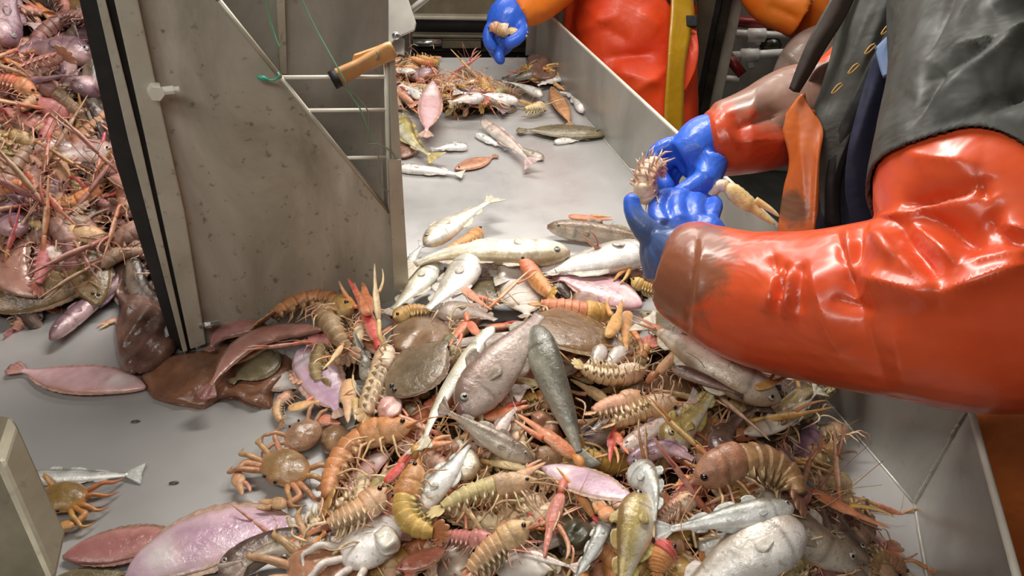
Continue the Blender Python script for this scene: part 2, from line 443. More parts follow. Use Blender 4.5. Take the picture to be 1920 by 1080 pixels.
for x0, x1, y in ((527, 722, 145), (576, 722, 207), (645, 724, 296)):
    mk('rung', *tube([Q(x0, y, .002), Q(x1, y-1, .002)], .0026, 8), 'white_edge', gt)
mk('upright_edge', *tube([Q(724, 100, .003), Q(727, 260, .003), Q(732, 418, .003)], .0035, 8), 'white_edge', gt)
gp([(731, 105), (741, 105), (768, 556), (742, 563)], .012, .05, 'corner_post', 'steel_plate', gt, .001)
gp([(728, 300), (752, 300), (768, 556), (740, 563)], .016, .004, 'corner_flange', 'steel_frame', gt)
# slotted post on the left
gp([(205, -40), (250, -40), (302, 200), (347, 400), (387, 646), (357, 656), (270, 250)], .018, .016, 'slot_post', 'steel_frame', gt, .002)
gp([(186, -40), (210, -40), (300, 320), (368, 658), (346, 658), (250, 240)], .008, .012, 'gap_shade_strip', 'rubber_and_shade', gt)  # recessed black strip that paints in the shade of the open gap
gp([(172, -40), (188, -40), (262, 260), (352, 658), (343, 660), (240, 260)], .020, .010, 'thin_strip', 'steel_frame', gt, .001)
gp([(140, -40), (176, -40), (250, 270), (344, 661), (322, 645), (215, 300)], .006, .10, 'side_panel', 'rubber_and_shade', gt)
bl = MB(); c_ = Q(292, 172, .026); bl.add(*tube([c_+gn*-.01, c_+gn*.008], .009, 6)); bl.add(*tube([c_, c_+gd*.020], .005, 8)); bl.add(*tube([c_+gd*.016, c_+gd*.026], .0035, 8))
bl.build('bolt', 'white_edge', gt, smooth=False)
bl = MB(); c_ = Q(384, 609, .02); bl.add(*tube([c_-gd*.008, c_+gd*.02], .0035, 8)); bl.add(*tube([c_, c_+gd*.008], .006, 6))
bl.build('bolt', 'chrome', gt, smooth=False)
gp([(516, -60), (532, -60), (538, 138), (526, 138)], -.082, .006, 'hinge_bar', 'steel_frame', gt)

# channel's hidden left wall
cl = P(748, 560)-gn*.10
solid('channel_wall', *wallp(cl-np.array([.11, -.02, 0]), cl-np.array([.11, -.02, 0])+nrm(ray(455, -473)*[1, 1, 0])*1.12, .3, .3, (-1, 0, 0)), 'steel_back', tb)

# left foreground post
fp = [P(-60, 900, .0), P(105, 1100, .0)]
c0 = PD(-30, 850, .62); c1 = PD(70, 1000, .60)
ppoly = [PD(-140, 840, .60), PD(0, 862, .60), PD(10, 880, .598), PD(106, 1100, .575), PD(-140, 1100, .575)]
solid('steel_post', *prism(ppoly, nrm([-.3, .9, 0]), .05), 'taupe_steel', None, .004)
tag(bpy.data.objects['steel_post'], 'dull taupe steel post cut off by the lower left corner', 'post')

# swinging paddle plate, bolt, rod
pd_ = empty('paddle', PD(745, 70, 1.25), 'grey steel paddle plate with a bolt hanging above the gate', 'paddle')
pl = [PD(x, y, 1.25+(x-700)*.0002) for x, y in ((640, -50), (755, -50), (766, 0), (781, 45), (778, 58), (745, 72), (735, 83), (727, 84), (700, 50), (668, 0))]
solid('blade', *prism(pl, -FW, .006), 'paddle_steel', pd_, .001)
c_ = PD(742, 67, 1.235); mk('bolt', *ball(c_, RT*.007, UP*.007, FW*.006), 'chrome', pd_)
mk('rod', *tube([PD(765, 24, 1.27), PD(850, -45, 1.3)], .006, 10), 'paddle_steel', pd_)
solid('bracket', *prism([PD(x, y, 1.27) for x, y in ((731, 70), (757, 72), (757, 100), (734, 96))], FW, .01), 'paddle_steel', pd_)

# knife with wooden handle stuck in its sheath, tied with twine
kn = empty('gutting_knife', Q(680, 120, .01), 'wooden handled knife tied with twine across the top rung', 'knife')
h0, h1 = Q(627, 149, .012), Q(738, 92, .014)
T, D, W = frames(np.array([h0, (h0+h1)/2, h1]), gn)
pth = crom([h0, h0+(h1-h0)*.35, h0+(h1-h0)*.7, h1], 14)
T, D, W = frames(pth, gn)
v, f_, *_ = ring_sweep(pth, D, W, np.full(14, .007), np.array([.011, .012, .0115, .011, .0105, .010, .010, .0105, .011, .011, .012, .0125, .0125, .011]), 16, True, .7)
mk('handle', v, f_, 'wood', kn)
v, f_ = prism([Q(x, y, .004) for x, y in ((665, 104), (716, 86), (738, 90), (700, 112), (660, 124))], -gn, .006); solid('blade_guard', v, f_, 'wood', kn, .001)
v, f_ = tube([h0-(h1-h0)*.04, h0+(h1-h0)*.07], .0122, 14); mk('ferrule', v, f_, 'jacket_trim', kn)
mk('lashing', *tube([Q(706, 96, .022), Q(709, 104, .024), Q(705, 112, .02), Q(700, 116, .01)], .0012, 6, 12), 'twine_grey', kn)

tw = mk('green_twine', *tube([Q(552, -30, .01), Q(590, 50, .012), Q(640, 140, .028), Q(655, 172, .012), Q(676, 206, .008), Q(690, 240, .006), Q(706, 272, .006)], .0011, 6, 50), 'twine_green')
tag(tw, 'thin green twine running diagonally down past the knife handle', 'twine')
tw = mk('green_twine', *tube([Q(498, -30, .01), Q(503, 20, -.02), Q(512, 60, -.03), Q(524, 90, -.03)], .0016, 6, 30), 'twine_green')
tag(tw, 'short green twine hanging straight beside the hinge bar', 'twine')
tw = mk('twine_loop', *tube([Q(689, 270, .01), Q(710, 271, .012), Q(733, 284, .014), Q(748, 318, .014), Q(744, 348, .014), Q(728, 359, .014), Q(714, 345, .012), Q(711, 310, .01), Q(708, 272, .01)], .0009, 6, 60), 'twine_grey')
tag(tw, 'grey twine loop hanging around the upright white edge', 'twine')
tw = mk('twine_tail', *tube([Q(624, 146, .02), Q(633, 158, .02), Q(660, 172, .014), Q(690, 210, .01), Q(690, 268, .01)], .0009, 6, 50), 'twine_grey')
tag(tw, 'pale twine tail trailing from the knife ferrule', 'twine')
hk = MB(); hk.add(*tube([Q(482, 144, .01), Q(494, 147, .012), Q(505, 150, .01)], [.002, .004, .001], 8, 10)); hk.add(*tube([Q(500, 150, .01), Q(515, 150, .014), Q(523, 143, .016), Q(521, 136, .012)], .0014, 6, 12))
tag(hk.build('hook', 'hook_green', smooth=True), 'small hook with turquoise shank on the diagonal edge', 'hook')

# ------------------------------------------------------------------ machinery behind the channel
bp = np.array([0, 2.33, 0]); bn = np.array([0.06, -1.0, 0]); bn = nrm(bn)
def K(px, py, off=0.0):
    o_ = bp+bn*off; d = ray(px, py); t = ((o_-CAM)@bn)/(d@bn); return CAM+d*t
cv = empty('rear_conveyor', K(900, 108), 'dark steel conveyor frame with a roller across the channel end', 'conveyor')
def kp(name, pts, off, th, mat, bevel=.002): return solid(name, *prism([K(x, y, off) for x, y in pts], -bn, th), mat, cv, bevel)
kp('upper_panel', [(765, -120), (1030, -120), (1030, 34), (765, 30)], .0, .02, 'taupe_steel')
kp('belt_edge', [(770, 36), (1010, 40), (1010, 64), (770, 62)], -.02, .04, 'rubber_and_shade')
kp('rail', [(770, 30), (1020, 33), (1020, 39), (770, 36)], .03, .03, 'steel_frame')
kp('lower_rail', [(772, 65), (1005, 68), (1005, 74), (772, 70)], .03, .03, 'taupe_steel')
kp('lower_panel', [(772, 74), (1000, 76), (1000, 99), (772, 96)], .0, .03, 'dark_steel')
kp('panel_inset', [(828, 72), (902, 73), (902, 91), (828, 91)], .02, .012, 'taupe_steel')
kp('underside_shade_sheet', [(772, 97), (1000, 99), (1000, 150), (772, 150)], -.02, .03, 'rubber_and_shade')  # black sheet standing in for the shade beneath the conveyor
mk('roller', *tube([K(775, 80, .03), K(828, 80, .03)], .012, 12), 'chrome', cv)
solid('panel_side', *prism([K(735, -160, -.2), K(800, -160, -.2), K(800, 20, -.2), K(735, 20, -.2)], -bn, .02), 'dark_steel', cv)

# columns behind the right wall
def vbox(px0, px1, pyb, yw, depth, name, mat, parent, z0=FLZ, z1=1.35):
    a_ = ray(px0, pyb); a_ = CAM+a_*((yw-CAM[1])/a_[1]); b_ = ray(px1, pyb); b_ = CAM+b_*((yw-CAM[1])/b_[1])
    return solid(name, *box(a_[0], b_[0], yw, yw+depth, z0, z1), mat, parent, .002)
cc = empty('steel_column', (0.75, 2.45, FLZ), 'brown grey steel column behind the worker in red bib trousers', 'column')
vbox(1304, 1338, 30, 2.45, .05, 'flange', 'taupe_steel', cc); vbox(1338, 1348, 30, 2.44, .04, 'dark_groove', 'rubber_and_shade', cc); vbox(1348, 1366, 30, 2.46, .05, 'flange', 'dark_steel', cc)
vbox(1366, 1388, 30, 2.5, .03, 'light_flange', 'steel_frame', cc)
bk = empty('machine_cabinet', (1.3, 3.2, FLZ), 'grey brown machine housing in the dim background at right', 'machine')
solid('housing', *box(.85, 2.3, 3.3, 3.9, FLZ, 1.3), 'steel_back', bk, .01)
solid('shelf', *box(.9, 2.3, 3.0, 3.35, .1, .13), 'taupe_steel', bk, .002)
def pipe(a_, b_, da, db, r_, mat, label, name='pipe'):
    p0, p1 = PD(*a_, da), PD(*b_, db); o = mk(name, *tube([p0, p1], r_, 12), mat); tag(o, label, 'pipe', None); return p0, p1
pp = empty('pipe_rack', PD(1420, 100, 2.7), 'white plastic pipes with tee joints and valve behind the middle gap', 'pipes')
for a_, b_, r_ in (((1368, 62), (1480, 67), .014), ((1374, 105), (1470, 100), .016), ((1353, 148), (1384, 150), .014), ((1416, 60), (1421, 84), .012), ((1403, 92), (1409, 128), .013)):
    mk('pipe', *tube([PD(*a_, 2.7), PD(*b_, 2.7)], r_, 12), 'white_pipe', pp)
for c_ in ((1418, 66), (1405, 104)):
    q = PD(*c_, 2.68); mk('joint', *tube([q-RT*.03, q+RT*.03], .024, 12), 'white_pipe', pp)
mk('red_pipe', *tube([PD(1374, 38, 2.7), PD(1490, 52, 2.7)], .020, 12), 'red_pipe', pp)
mk('valve', *ball(PD(1445, 85, 2.72), RT*.04, UP*.03, FW*.03), 'dark_steel', pp)
mk('red_bracket', *tube([PD(1365, 105, 2.6), PD(1392, 140, 2.6)], .018, 10), 'red_pipe', pp)
# ------------------------------------------------------------------ heap cores (too deep and tangled to count)
def core(name, x0, x1, y0, y1, n, mask, label):
    xs = np.linspace(x0, x1, n); ys = np.linspace(y0, y1, n); X, Y = np.meshgrid(xs, ys)
    Hh = H(X, Y); mk_ = (Hh > .011) & mask(X, Y)
    Zt = Hh-.012+.010*(np.sin(X*90+3*np.sin(Y*60))*np.sin(Y*80+2*np.sin(X*50)))
    V = np.stack([X, Y, np.maximum(Zt, .0005)], 2).reshape(-1, 3); Fc = []
    for i in range(n-1):
        for j in range(n-1):
            if mk_[i, j] and mk_[i+1, j] and mk_[i, j+1] and mk_[i+1, j+1]: Fc.append((i*n+j, i*n+j+1, (i+1)*n+j+1, (i+1)*n+j))
    used = sorted({i for f_ in Fc for i in f_}); mp = {u: k for k, u in enumerate(used)}
    o = mk(name, V[used], [tuple(mp[i] for i in f_) for f_ in Fc], 'heap_mush'); tag(o, label, 'catch', None, 'stuff')
core('catch_mush', -.45, .6, .35, 1.35, 170, lambda X, Y: X < Cn[0]-.01+(Y-Cn[1])*-.3, 'brown slimy mush filling the gaps inside the main heap')
core('catch_mush', -.50, .25, 1.5, 2.15, 110, lambda X, Y: X > -.62+0*Y, 'brown slimy mush filling the gaps of the far small heap')
core('catch_mush', -1.6, -.45, .85, 2.0, 150, lambda X, Y: X < -.46-.33*(Y-.9), 'dark slimy mush inside the tall reddish heap at left')
solid('hopper_wall', *box(-1.6, -.8, 2.02, 2.04, 0, .75), 'steel_wall', tb)

# ------------------------------------------------------------------ people
def limb_tube(pts, M_=28, n=40):
    """pts (px, py, depth, radius in px) -> tapered tube"""
    q = np.array([list(PD(x, y, d))+[r_*d/FPX] for x, y, d, r_ in pts]); c = crom(q, n)
    T, D, W = frames(c[:, :3], (0.05, .1, 1)); V, Fc, *_ = ring_sweep(c[:, :3], D, W, c[:, 3], c[:, 3], M_); return V, Fc
def fused(name, parts, mat, parent, voxel=.004, smooth=6, folds=(), origin=None):
    V, Fc, Nn = fuse(parts, voxel, smooth)
    if len(folds): V = seg_ridges(V, Nn, folds)
    return mk(name, V, Fc, mat, parent)

near = empty('person', P(1750, 560, FLZ), 'person in dark jacket with red oilskin sleeves and blue gloves sorting the catch at right', 'person')
# torso core in navy cloth, leaning over the wall
fused('shirt', [limb_tube([(1800, 620, 1.14, 170), (1720, 520, 1.12, 190), (1730, 260, 1.10, 180), (1790, 0, 1.06, 170), (1850, -260, 1.02, 150)])], 'navy_cloth', near, .008, 4,
      [(1590, 130, 1545, 420, 29, 0.013), (1640, 150, 1600, 420, 31.9, -0.0104), (1690, 160, 1660, 300, 20.3, 0.0078)])
fused('trousers', [limb_tube([(1990, 1500, 1.16, 150), (1960, 1150, 1.14, 170), (1900, 880, 1.12, 185), (1850, 700, 1.11, 195)]), limb_tube([(2160, 1500, 1.12, 150), (2080, 1100, 1.10, 170), (1960, 820, 1.10, 185)])], 'bib_orange', near, .009, 6)
# jacket, sleeve side: broad folds from the shoulder
jf = [(1720, 230, 1920, 60, 23.2, 0.0156), (1700, 180, 1840, -20, 29, 0.0156), (1790, 250, 1960, 150, 17.4, -0.0182), (1740, 120, 1800, -60, 17.4, -0.0156), (1700, 250, 1770, 130, 13.05, -0.0208),
      (1740, 150, 1900, 60, 11.6, -0.0156), (1810, 90, 1960, 60, 10.15, 0.013), (1690, 290, 1860, 175, 18.85, 0.0156), (1830, 300, 1960, 200, 26.1, 0.0156), (1860, 20, 1960, -20, 17.4, 0.0156)]

# jacket front: left panel, hanging open, with zip tape
cloth('jacket_front', [[(1600, -60, .98), (1660, -60, .94), (1735, -60, .92)], [(1570, 20, .98), (1630, 30, .95), (1705, 40, .93)], [(1560, 90, .98), (1600, 110, .955), (1655, 125, .94)],
                       [(1540, 160, .98), (1575, 180, .96), (1615, 200, .95)], [(1522, 220, .985), (1550, 240, .965), (1590, 265, .955)], [(1530, 300, .99), (1548, 320, .975), (1565, 335, .97)], [(1540, 400, 1.0), (1550, 410, .99), (1562, 420, .985)]],
      'jacket', near, .006, 26, 40, [(1640, 10, 1560, 180, 13.05, 0.0104), (1600, 60, 1545, 210, 11.6, -0.0104), (1670, -10, 1610, 140, 10.15, 0.0078)])
cloth('zip_tape', [[(1712, -40, .915), (1728, -40, .912), (1745, -30, .915)], [(1672, 40, .928), (1690, 50, .925), (1708, 60, .93)], [(1628, 120, .94), (1645, 132, .937), (1662, 146, .94)], [(1590, 200, .95), (1604, 214, .947), (1618, 226, .95)], [(1560, 275, .965), (1572, 286, .962), (1588, 300, .965)], [(1548, 340, .975), (1562, 350, .972), (1576, 360, .975)], [(1546, 420, .99), (1560, 425, .985), (1578, 430, .985)]],
      'jacket_trim', near, .008, 8, 50)
zt = MB()
for i in range(5):
    a_, b_ = (np.array([1702, 8])+i*np.array([-31, 37]), np.array([1688, 24])+i*np.array([-31, 37])); s_ = .905+.009*i
    loop = [PD(a_[0], a_[1], s_), PD(a_[0]-9, a_[1]+5, s_), PD(b_[0]-5, b_[1]+3, s_), PD(b_[0]+3, b_[1], s_), PD(a_[0]+2, a_[1]+3, s_)]
    zt.add(*tube(crom(loop, 16), .0010, 6))
zt.build('chain_stitch', 'gold_thread', near)
cloth('collar', [[(1640, 90, .925), (1680, 55, .915), (1712, 60, .91)], [(1650, 130, .915), (1690, 95, .905), (1722, 90, .905)], [(1655, 143, .91), (1700, 125, .90), (1728, 98, .90)]], 'pale_blue_cloth', near, .006, 18, 14)
cloth('shirt_placket', [[(1640, 100, .935), (1662, 110, .93), (1690, 130, .935)], [(1615, 180, .945), (1635, 190, .94), (1665, 200, .945)], [(1590, 280, .955), (1612, 285, .95), (1640, 290, .955)], [(1585, 360, .965), (1610, 365, .96), (1650, 370, .965)], [(1600, 440, .975), (1630, 440, .97), (1670, 440, .975)]], 'navy_cloth', near, .005, 16, 30,
      [(1640, 150, 1596, 300, 11.6, 0.0078)])
# bib of the oilskin trousers with its straps
cloth('bib', [[(1462, 230, 1.0), (1500, 178, .985), (1506, 190, .98)], [(1480, 300, .99), (1515, 225, .975), (1542, 238, .965)], [(1470, 350, .985), (1510, 290, .97), (1538, 300, .96)], [(1462, 400, .985), (1500, 370, .97), (1535, 385, .96)], [(1458, 460, .985), (1495, 450, .97), (1530, 460, .96)], [(1470, 600, 1.0), (1520, 590, .985), (1570, 590, .98)]],
      'bib_orange', near, .004, 22, 36, [(1500, 200, 1512, 420, 13.05, 0.0065), (1538, 250, 1524, 440, 7.25, 0.0078)])
cloth('bib_back_edge', [[(1506, 170, 1.02), (1530, 130, 1.01), (1562, 112, 1.0)], [(1512, 200, 1.03), (1540, 170, 1.03), (1560, 150, 1.02)], [(1520, 230, 1.04), (1540, 220, 1.04), (1560, 215, 1.03)]], 'sleeve_left', near, .004, 12, 12)
cloth('shoulder_strap', [[(1578, -40, .96), (1596, -30, .955), (1612, -20, .96)], [(1545, 20, .962), (1562, 32, .958), (1580, 42, .962)], [(1518, 70, .965), (1534, 80, .96), (1552, 86, .965)], [(1496, 120, .972), (1510, 128, .967), (1524, 134, .972)], [(1479, 166, .98), (1488, 172, .975), (1499, 174, .98)]], 'strap_dark', near, .004, 10, 30)

# left arm (upper in the picture)
fused('left_sleeve', [limb_tube([(1318, 262, 1.03, 50), (1345, 262, 1.03, 68), (1380, 255, 1.035, 74), (1430, 240, 1.05, 82), (1490, 215, 1.08, 90), (1550, 200, 1.12, 84)]),
                      limb_tube([(1570, 190, 1.14, 80), (1650, 80, 1.16, 70), (1720, -120, 1.12, 80)])], 'sleeve_left', near, .004, 4,
      [(1352, 205, 1378, 285, 13.05, 0.0065), (1372, 212, 1398, 262, 10.15, -0.0078), (1385, 240, 1470, 205, 11.6, -0.0104), (1392, 265, 1480, 262, 13.05, 0.0078), (1420, 150, 1400, 300, 14.5, 0.0065), (1440, 190, 1500, 290, 17.4, -0.0078), (1340, 222, 1356, 300, 8.7, 0.0052)])
# right arm, nearest to the camera
rf = [(1318, 455, 1298, 660, 8.7, 0.0052), (1306, 440, 1286, 640, 5.075, -0.0039),                                   # cuff seam
      (1462, 500, 1440, 590, 15.95, 0.0117), (1488, 505, 1476, 598, 13.05, 0.013), (1448, 480, 1470, 560, 8.7, -0.0091), (1476, 500, 1462, 590, 5.8, -0.0104), (1505, 498, 1500, 590, 8.7, -0.0078), (1520, 500, 1575, 660, 23.2, 0.0104),
      (1570, 436, 1600, 560, 13.05, -0.0182), (1590, 428, 1583, 520, 13.05, 0.013), (1625, 415, 1600, 500, 14.5, -0.013), (1610, 520, 1765, 560, 24.65, 0.0182), (1640, 440, 1768, 552, 17.4, 0.0156), (1615, 430, 1690, 500, 17.4, 0.0104),
      (1690, 430, 1765, 530, 18.85, -0.0221), (1710, 420, 1800, 500, 21.75, 0.0156), (1760, 555, 1930, 500, 21.75, 0.0182), (1800, 500, 1930, 470, 17.4, 0.0078), (1720, 400, 1850, 462, 20.3, -0.0182), (1640, 418, 1840, 350, 14.5, 0.0156),
      (1690, 388, 1830, 350, 13.05, -0.026), (1840, 330, 1845, 370, 14.5, -0.0104), (1690, 290, 1840, 310, 20.3, 0.0078), (1870, 420, 1940, 440, 17.4, 0.0156), (1845, 400, 1920, 470, 20.3, -0.013), (1600, 560, 1660, 720, 20.3, -0.0078), (1680, 600, 1700, 740, 26.1, 0.0078), (1560, 560, 1640, 580, 14.5, -0.0104)]
arm = [limb_tube([(1262, 502, .925, 62), (1285, 504, .915, 92), (1310, 518, .90, 102), (1360, 540, .875, 114), (1420, 560, .85, 128), (1530, 574, .81, 144), (1700, 576, .745, 176), (1850, 572, .70, 204), (2000, 540, .68, 215)], n=60),
       limb_tube([(1990, 560, .69, 205), (1895, 450, .70, 192), (1846, 362, .735, 190), (1862, 250, .78, 190), (1884, 120, .82, 188), (1880, -40, .88, 186), (1880, -220, .95, 170)], n=60)]
V, Fc, Nn = fuse(arm, .0035, 5)
V = seg_ridges(V, Nn, rf)
hA, hB = PD(1662, 296, .74), PD(1925, 350, .665)          # the hem of the jacket sleeve crosses the upper arm
ax = nrm(PD(1862, 250, .78)-PD(1862, 400, .715)); ab = nrm(hB-hA); hn = nrm(ax-ab*(ax@ab))
sd = (V-hA)@hn+.006*np.sin((V-hA)@ab*60)
keep = [f_ for f_ in Fc if sd[list(f_)].mean() < .004]
def sub_mesh(V, F_):
    u = sorted({i for f_ in F_ for i in f_}); mp = {a: b_ for b_, a in enumerate(u)}; return V[u], [tuple(mp[i] for i in f_) for f_ in F_]
v, f_ = sub_mesh(V, keep); mk('right_sleeve', v, f_, 'sleeve_red', near)
VJ = V+Nn*.006; VJ = VJ+(seg_ridges(VJ, Nn, jf)-VJ)*np.clip((sd-.01)/.04, 0, 1)[:, None]
VJ = np.where((sd < .0035)[:, None], VJ-hn*(sd-.0005)[:, None], VJ)
v, f_ = sub_mesh(VJ, [f_ for f_ in Fc if sd[list(f_)].mean() > -.001])
jb = MB(); jb.add(v, f_)
v, f_, n_ = fuse([limb_tube([(1880, -240, 1.0, 190), (1930, 0, 1.08, 170), (1930, 300, 1.14, 150), (1920, 560, 1.16, 140)])], .008, 4); jb.add(v, f_)
jo = jb.build('jacket', 'jacket', near); md = jo.modifiers.new('cloth', 'SOLIDIFY'); md.thickness = .004; md.offset = -1

# gloves: palm and five separate fingers
def fg(pts, r_=17): return limb_tube([(x, y, d, r_*(1 if i < len(pts)-1 else .86)) for i, (x, y, d) in enumerate(pts)]+[], 12, 18)
def tipball(x, y, d, r_):
    c = PD(x, y, d); k = r_*d/FPX; return ball(c, RT*k, UP*k, FW*k, 12, 8)
rp = []
rp.append(limb_tube([(1345, 520, .93, 60), (1300, 500, .925, 72), (1272, 470, .925, 70), (1268, 448, .93, 54)], 20))       # wrist and hand back
rp.append(ball(PD(1285, 440, .945), RT*.046, UP*.030, FW*.022, 20, 12)); rp.append(limb_tube([(1240, 520, .93, 32), (1232, 470, .93, 34), (1228, 430, .93, 24)], 16))
rp.append(limb_tube([(1330, 470, .935, 48), (1325, 430, .94, 34), (1320, 412, .945, 22)], 16))
F4 = [[(1245, 425, .935), (1232, 402, .95), (1240, 375, .97), (1262, 366, .98)], [(1275, 420, .935), (1268, 396, .95), (1274, 374, .975), (1292, 362, .985)],
      [(1305, 418, .94), (1302, 396, .952), (1304, 378, .975), (1316, 368, .99)], [(1330, 420, .945), (1336, 400, .955), (1340, 385, .972), (1336, 376, .985)]]
for i, f_ in enumerate(F4): rp.append(fg(f_, (19, 20, 19, 16)[i])); rp.append(tipball(*f_[-1], (16, 17, 16, 13)[i]))
th_ = [(1232, 450, .925), (1208, 428, .92), (1190, 402, .922), (1184, 382, .925)]
rp.append(limb_tube([(x, y, d, r_) for (x, y, d), r_ in zip(th_, (28, 24, 19, 17))], 14)); rp.append(tipball(1184, 378, .925, 17))
fused('right_glove', rp, 'glove_dirty', near, .0026, 8, [(1240, 470, 1330, 440, 9, .003), (1210, 440, 1238, 500, 6, -.003), (1290, 430, 1350, 470, 6, -.0025)])
lp = []
lp.append(limb_tube([(1350, 262, 1.03, 50), (1322, 268, 1.025, 52), (1298, 284, 1.02, 46), (1272, 298, 1.02, 34)], 20))
lp.append(ball(PD(1312, 296, 1.03), RT*.034, UP*.034, FW*.022, 20, 12)); lp.append(limb_tube([(1330, 290, 1.02, 36), (1322, 325, 1.015, 32), (1305, 352, 1.01, 24)], 16))
lf = [([(1280, 270, 1.025), (1248, 276, 1.03), (1228, 296, 1.035), (1236, 330, 1.03), (1250, 352, 1.02)], 18), ([(1282, 290, 1.03), (1250, 300, 1.045), (1240, 330, 1.05), (1258, 366, 1.04)], 18),
      ([(1300, 300, 1.04), (1268, 318, 1.06), (1256, 345, 1.06), (1266, 375, 1.045)], 17), ([(1320, 320, 1.03), (1300, 345, 1.05), (1280, 370, 1.05), (1272, 384, 1.04)], 15)]
for f_, r_ in lf: lp.append(limb_tube([(x, y, d, r_) for x, y, d in f_], 12, 20)); lp.append(tipball(*f_[-1], r_*.95))
lp.append(limb_tube([(1338, 300, 1.0, 30), (1325, 335, .99, 26), (1300, 352, .985, 22), (1274, 366, .985, 19)], 14)); lp.append(tipball(1270, 368, .985, 18))
fused('left_glove', lp, 'glove_blue', near, .0026, 7, [(1290, 296, 1268, 340, 7, -.006), (1290, 300, 1340, 340, 6, .003), (1300, 262, 1340, 300, 8, .002)])

# --- worker across the wall
fa = empty('person', P(1180, 30, FLZ), 'person in red bib trousers with a yellow stripe standing behind the right wall', 'person')
fused('bib_trousers', [limb_tube([(1182, -260, 2.25, 118), (1182, -60, 2.25, 122), (1180, 60, 2.27, 124), (1195, 200, 2.3, 112), (1200, 330, 2.32, 108)]),
                       limb_tube([(1190, 250, 2.3, 70), (1170, 500, 2.35, 62), (1150, 800, 2.4, 50)]), limb_tube([(1235, 250, 2.34, 66), (1250, 500, 2.4, 62), (1230, 800, 2.45, 50)])], 'bib_red', fa, .010, 5,
      [(1080, 60, 1160, 30, 17.4, 0.0182), (1130, 110, 1230, 100, 11.6, -0.0208), (1150, 130, 1240, 160, 14.5, 0.0182), (1120, 40, 1180, 80, 13.05, -0.0156), (1180, 180, 1250, 130, 13.05, 0.0156), (1090, 0, 1140, 50, 14.5, 0.013), (1200, 20, 1240, 60, 14.5, 0.013)])
cloth('yellow_band', [[(1262, -60, 2.03), (1290, -60, 2.05)], [(1260, 20, 2.03), (1302, 22, 2.07)], [(1256, 70, 2.03), (1294, 72, 2.06)], [(1252, 130, 2.04), (1284, 132, 2.06)], [(1247, 200, 2.07), (1282, 200, 2.09)], [(1245, 260, 2.09), (1280, 262, 2.11)]], 'yellow_band', fa, .006, 6, 30)
cloth('side_flap', [[(1290, 52, 2.09), (1306, 58, 2.09)], [(1286, 80, 2.08), (1310, 92, 2.08)], [(1278, 130, 2.09), (1304, 130, 2.09)], [(1272, 180, 2.1), (1284, 172, 2.1)]], 'bib_red', fa, .008, 10, 16, [(1293, 70, 1296, 100, 5.8, -0.013)])
cloth('navy_jumper', [[(1240, -60, 2.06), (1270, -60, 2.05), (1312, -60, 2.08)], [(1248, -4, 2.07), (1276, 0, 2.05), (1306, 0, 2.08)], [(1268, 14, 2.08), (1284, 24, 2.07), (1300, 18, 2.08)]], 'navy_cloth', fa, .012, 12, 12)
solid('buckle', *prism([PD(x, y, 2.055) for x, y in ((1268, 27), (1308, 28), (1308, 50), (1268, 50))], FW, .018), 'jacket_trim', fa, .004)
fused('coat_sleeve', [limb_tube([(1220, -330, 2.2, 90), (1140, -220, 2.12, 80), (1060, -80, 2.02, 66), (1010, -14, 1.97, 52), (978, 10, 1.95, 42), (962, 22, 1.94, 36)])], 'orange_coat', fa, .006, 5, [(990, -20, 1020, 30, 11.6, 0.0104), (950, 8, 990, 22, 7.25, 0.0052)])
gp_ = [limb_tube([(972, 12, 1.95, 34), (952, 34, 1.94, 38), (942, 56, 1.94, 34)], 16)]
for f_, r_ in (([(930, 40, 1.93), (918, 55, 1.92), (915, 75, 1.92), (922, 88, 1.93)], 11), ([(935, 62, 1.94), (925, 80, 1.95), (926, 95, 1.96), (936, 106, 1.96)], 11), ([(950, 70, 1.94), (938, 88, 1.95), (934, 102, 1.95), (938, 112, 1.95)], 10.5),
               ([(962, 66, 1.95), (956, 82, 1.97), (948, 92, 1.98), (940, 96, 1.98)], 10), ([(975, 40, 1.92), (980, 58, 1.91), (968, 74, 1.90), (955, 80, 1.90)], 12)):
    gp_.append(limb_tube([(x, y, d, r_) for x, y, d in f_], 12, 16)); gp_.append(tipball(*f_[-1], r_*.95))
fused('glove', gp_, 'glove_blue', fa, .0042, 3)
# --- third worker glimpsed in the gap
tp = empty('person', P(1480, 20, FLZ), 'person in bright orange oilskin glimpsed at the top behind the dark strap', 'person')
fused('coat', [limb_tube([(1560, -300, 2.3, 120), (1545, -120, 2.3, 105), (1530, 0, 2.3, 84), (1512, 70, 2.32, 46)]), limb_tube([(1440, -150, 2.2, 60), (1425, -60, 2.2, 52), (1440, 0, 2.2, 40), (1500, 20, 2.2, 50)])], 'orange_coat', tp, .008, 5,
      [(1490, -20, 1560, 30, 14.5, 0.0156), (1440, 10, 1500, 40, 11.6, -0.0156), (1530, -20, 1520, 60, 11.6, 0.013)])
fused('trousers', [limb_tube([(1545, 20, 2.36, 52), (1540, 200, 2.38, 50), (1535, 420, 2.4, 44)])], 'strap_dark', tp, .010, 4)
fused('plastic_apron', [limb_tube([(1556, 60, 2.2, 24), (1520, 100, 2.2, 46), (1500, 150, 2.2, 52), (1480, 210, 2.22, 40)])], 'gut_cloth', tp, .008, 4, [(1460, 90, 1540, 150, 8.7, 0.013), (1480, 120, 1530, 190, 8.7, -0.013)])

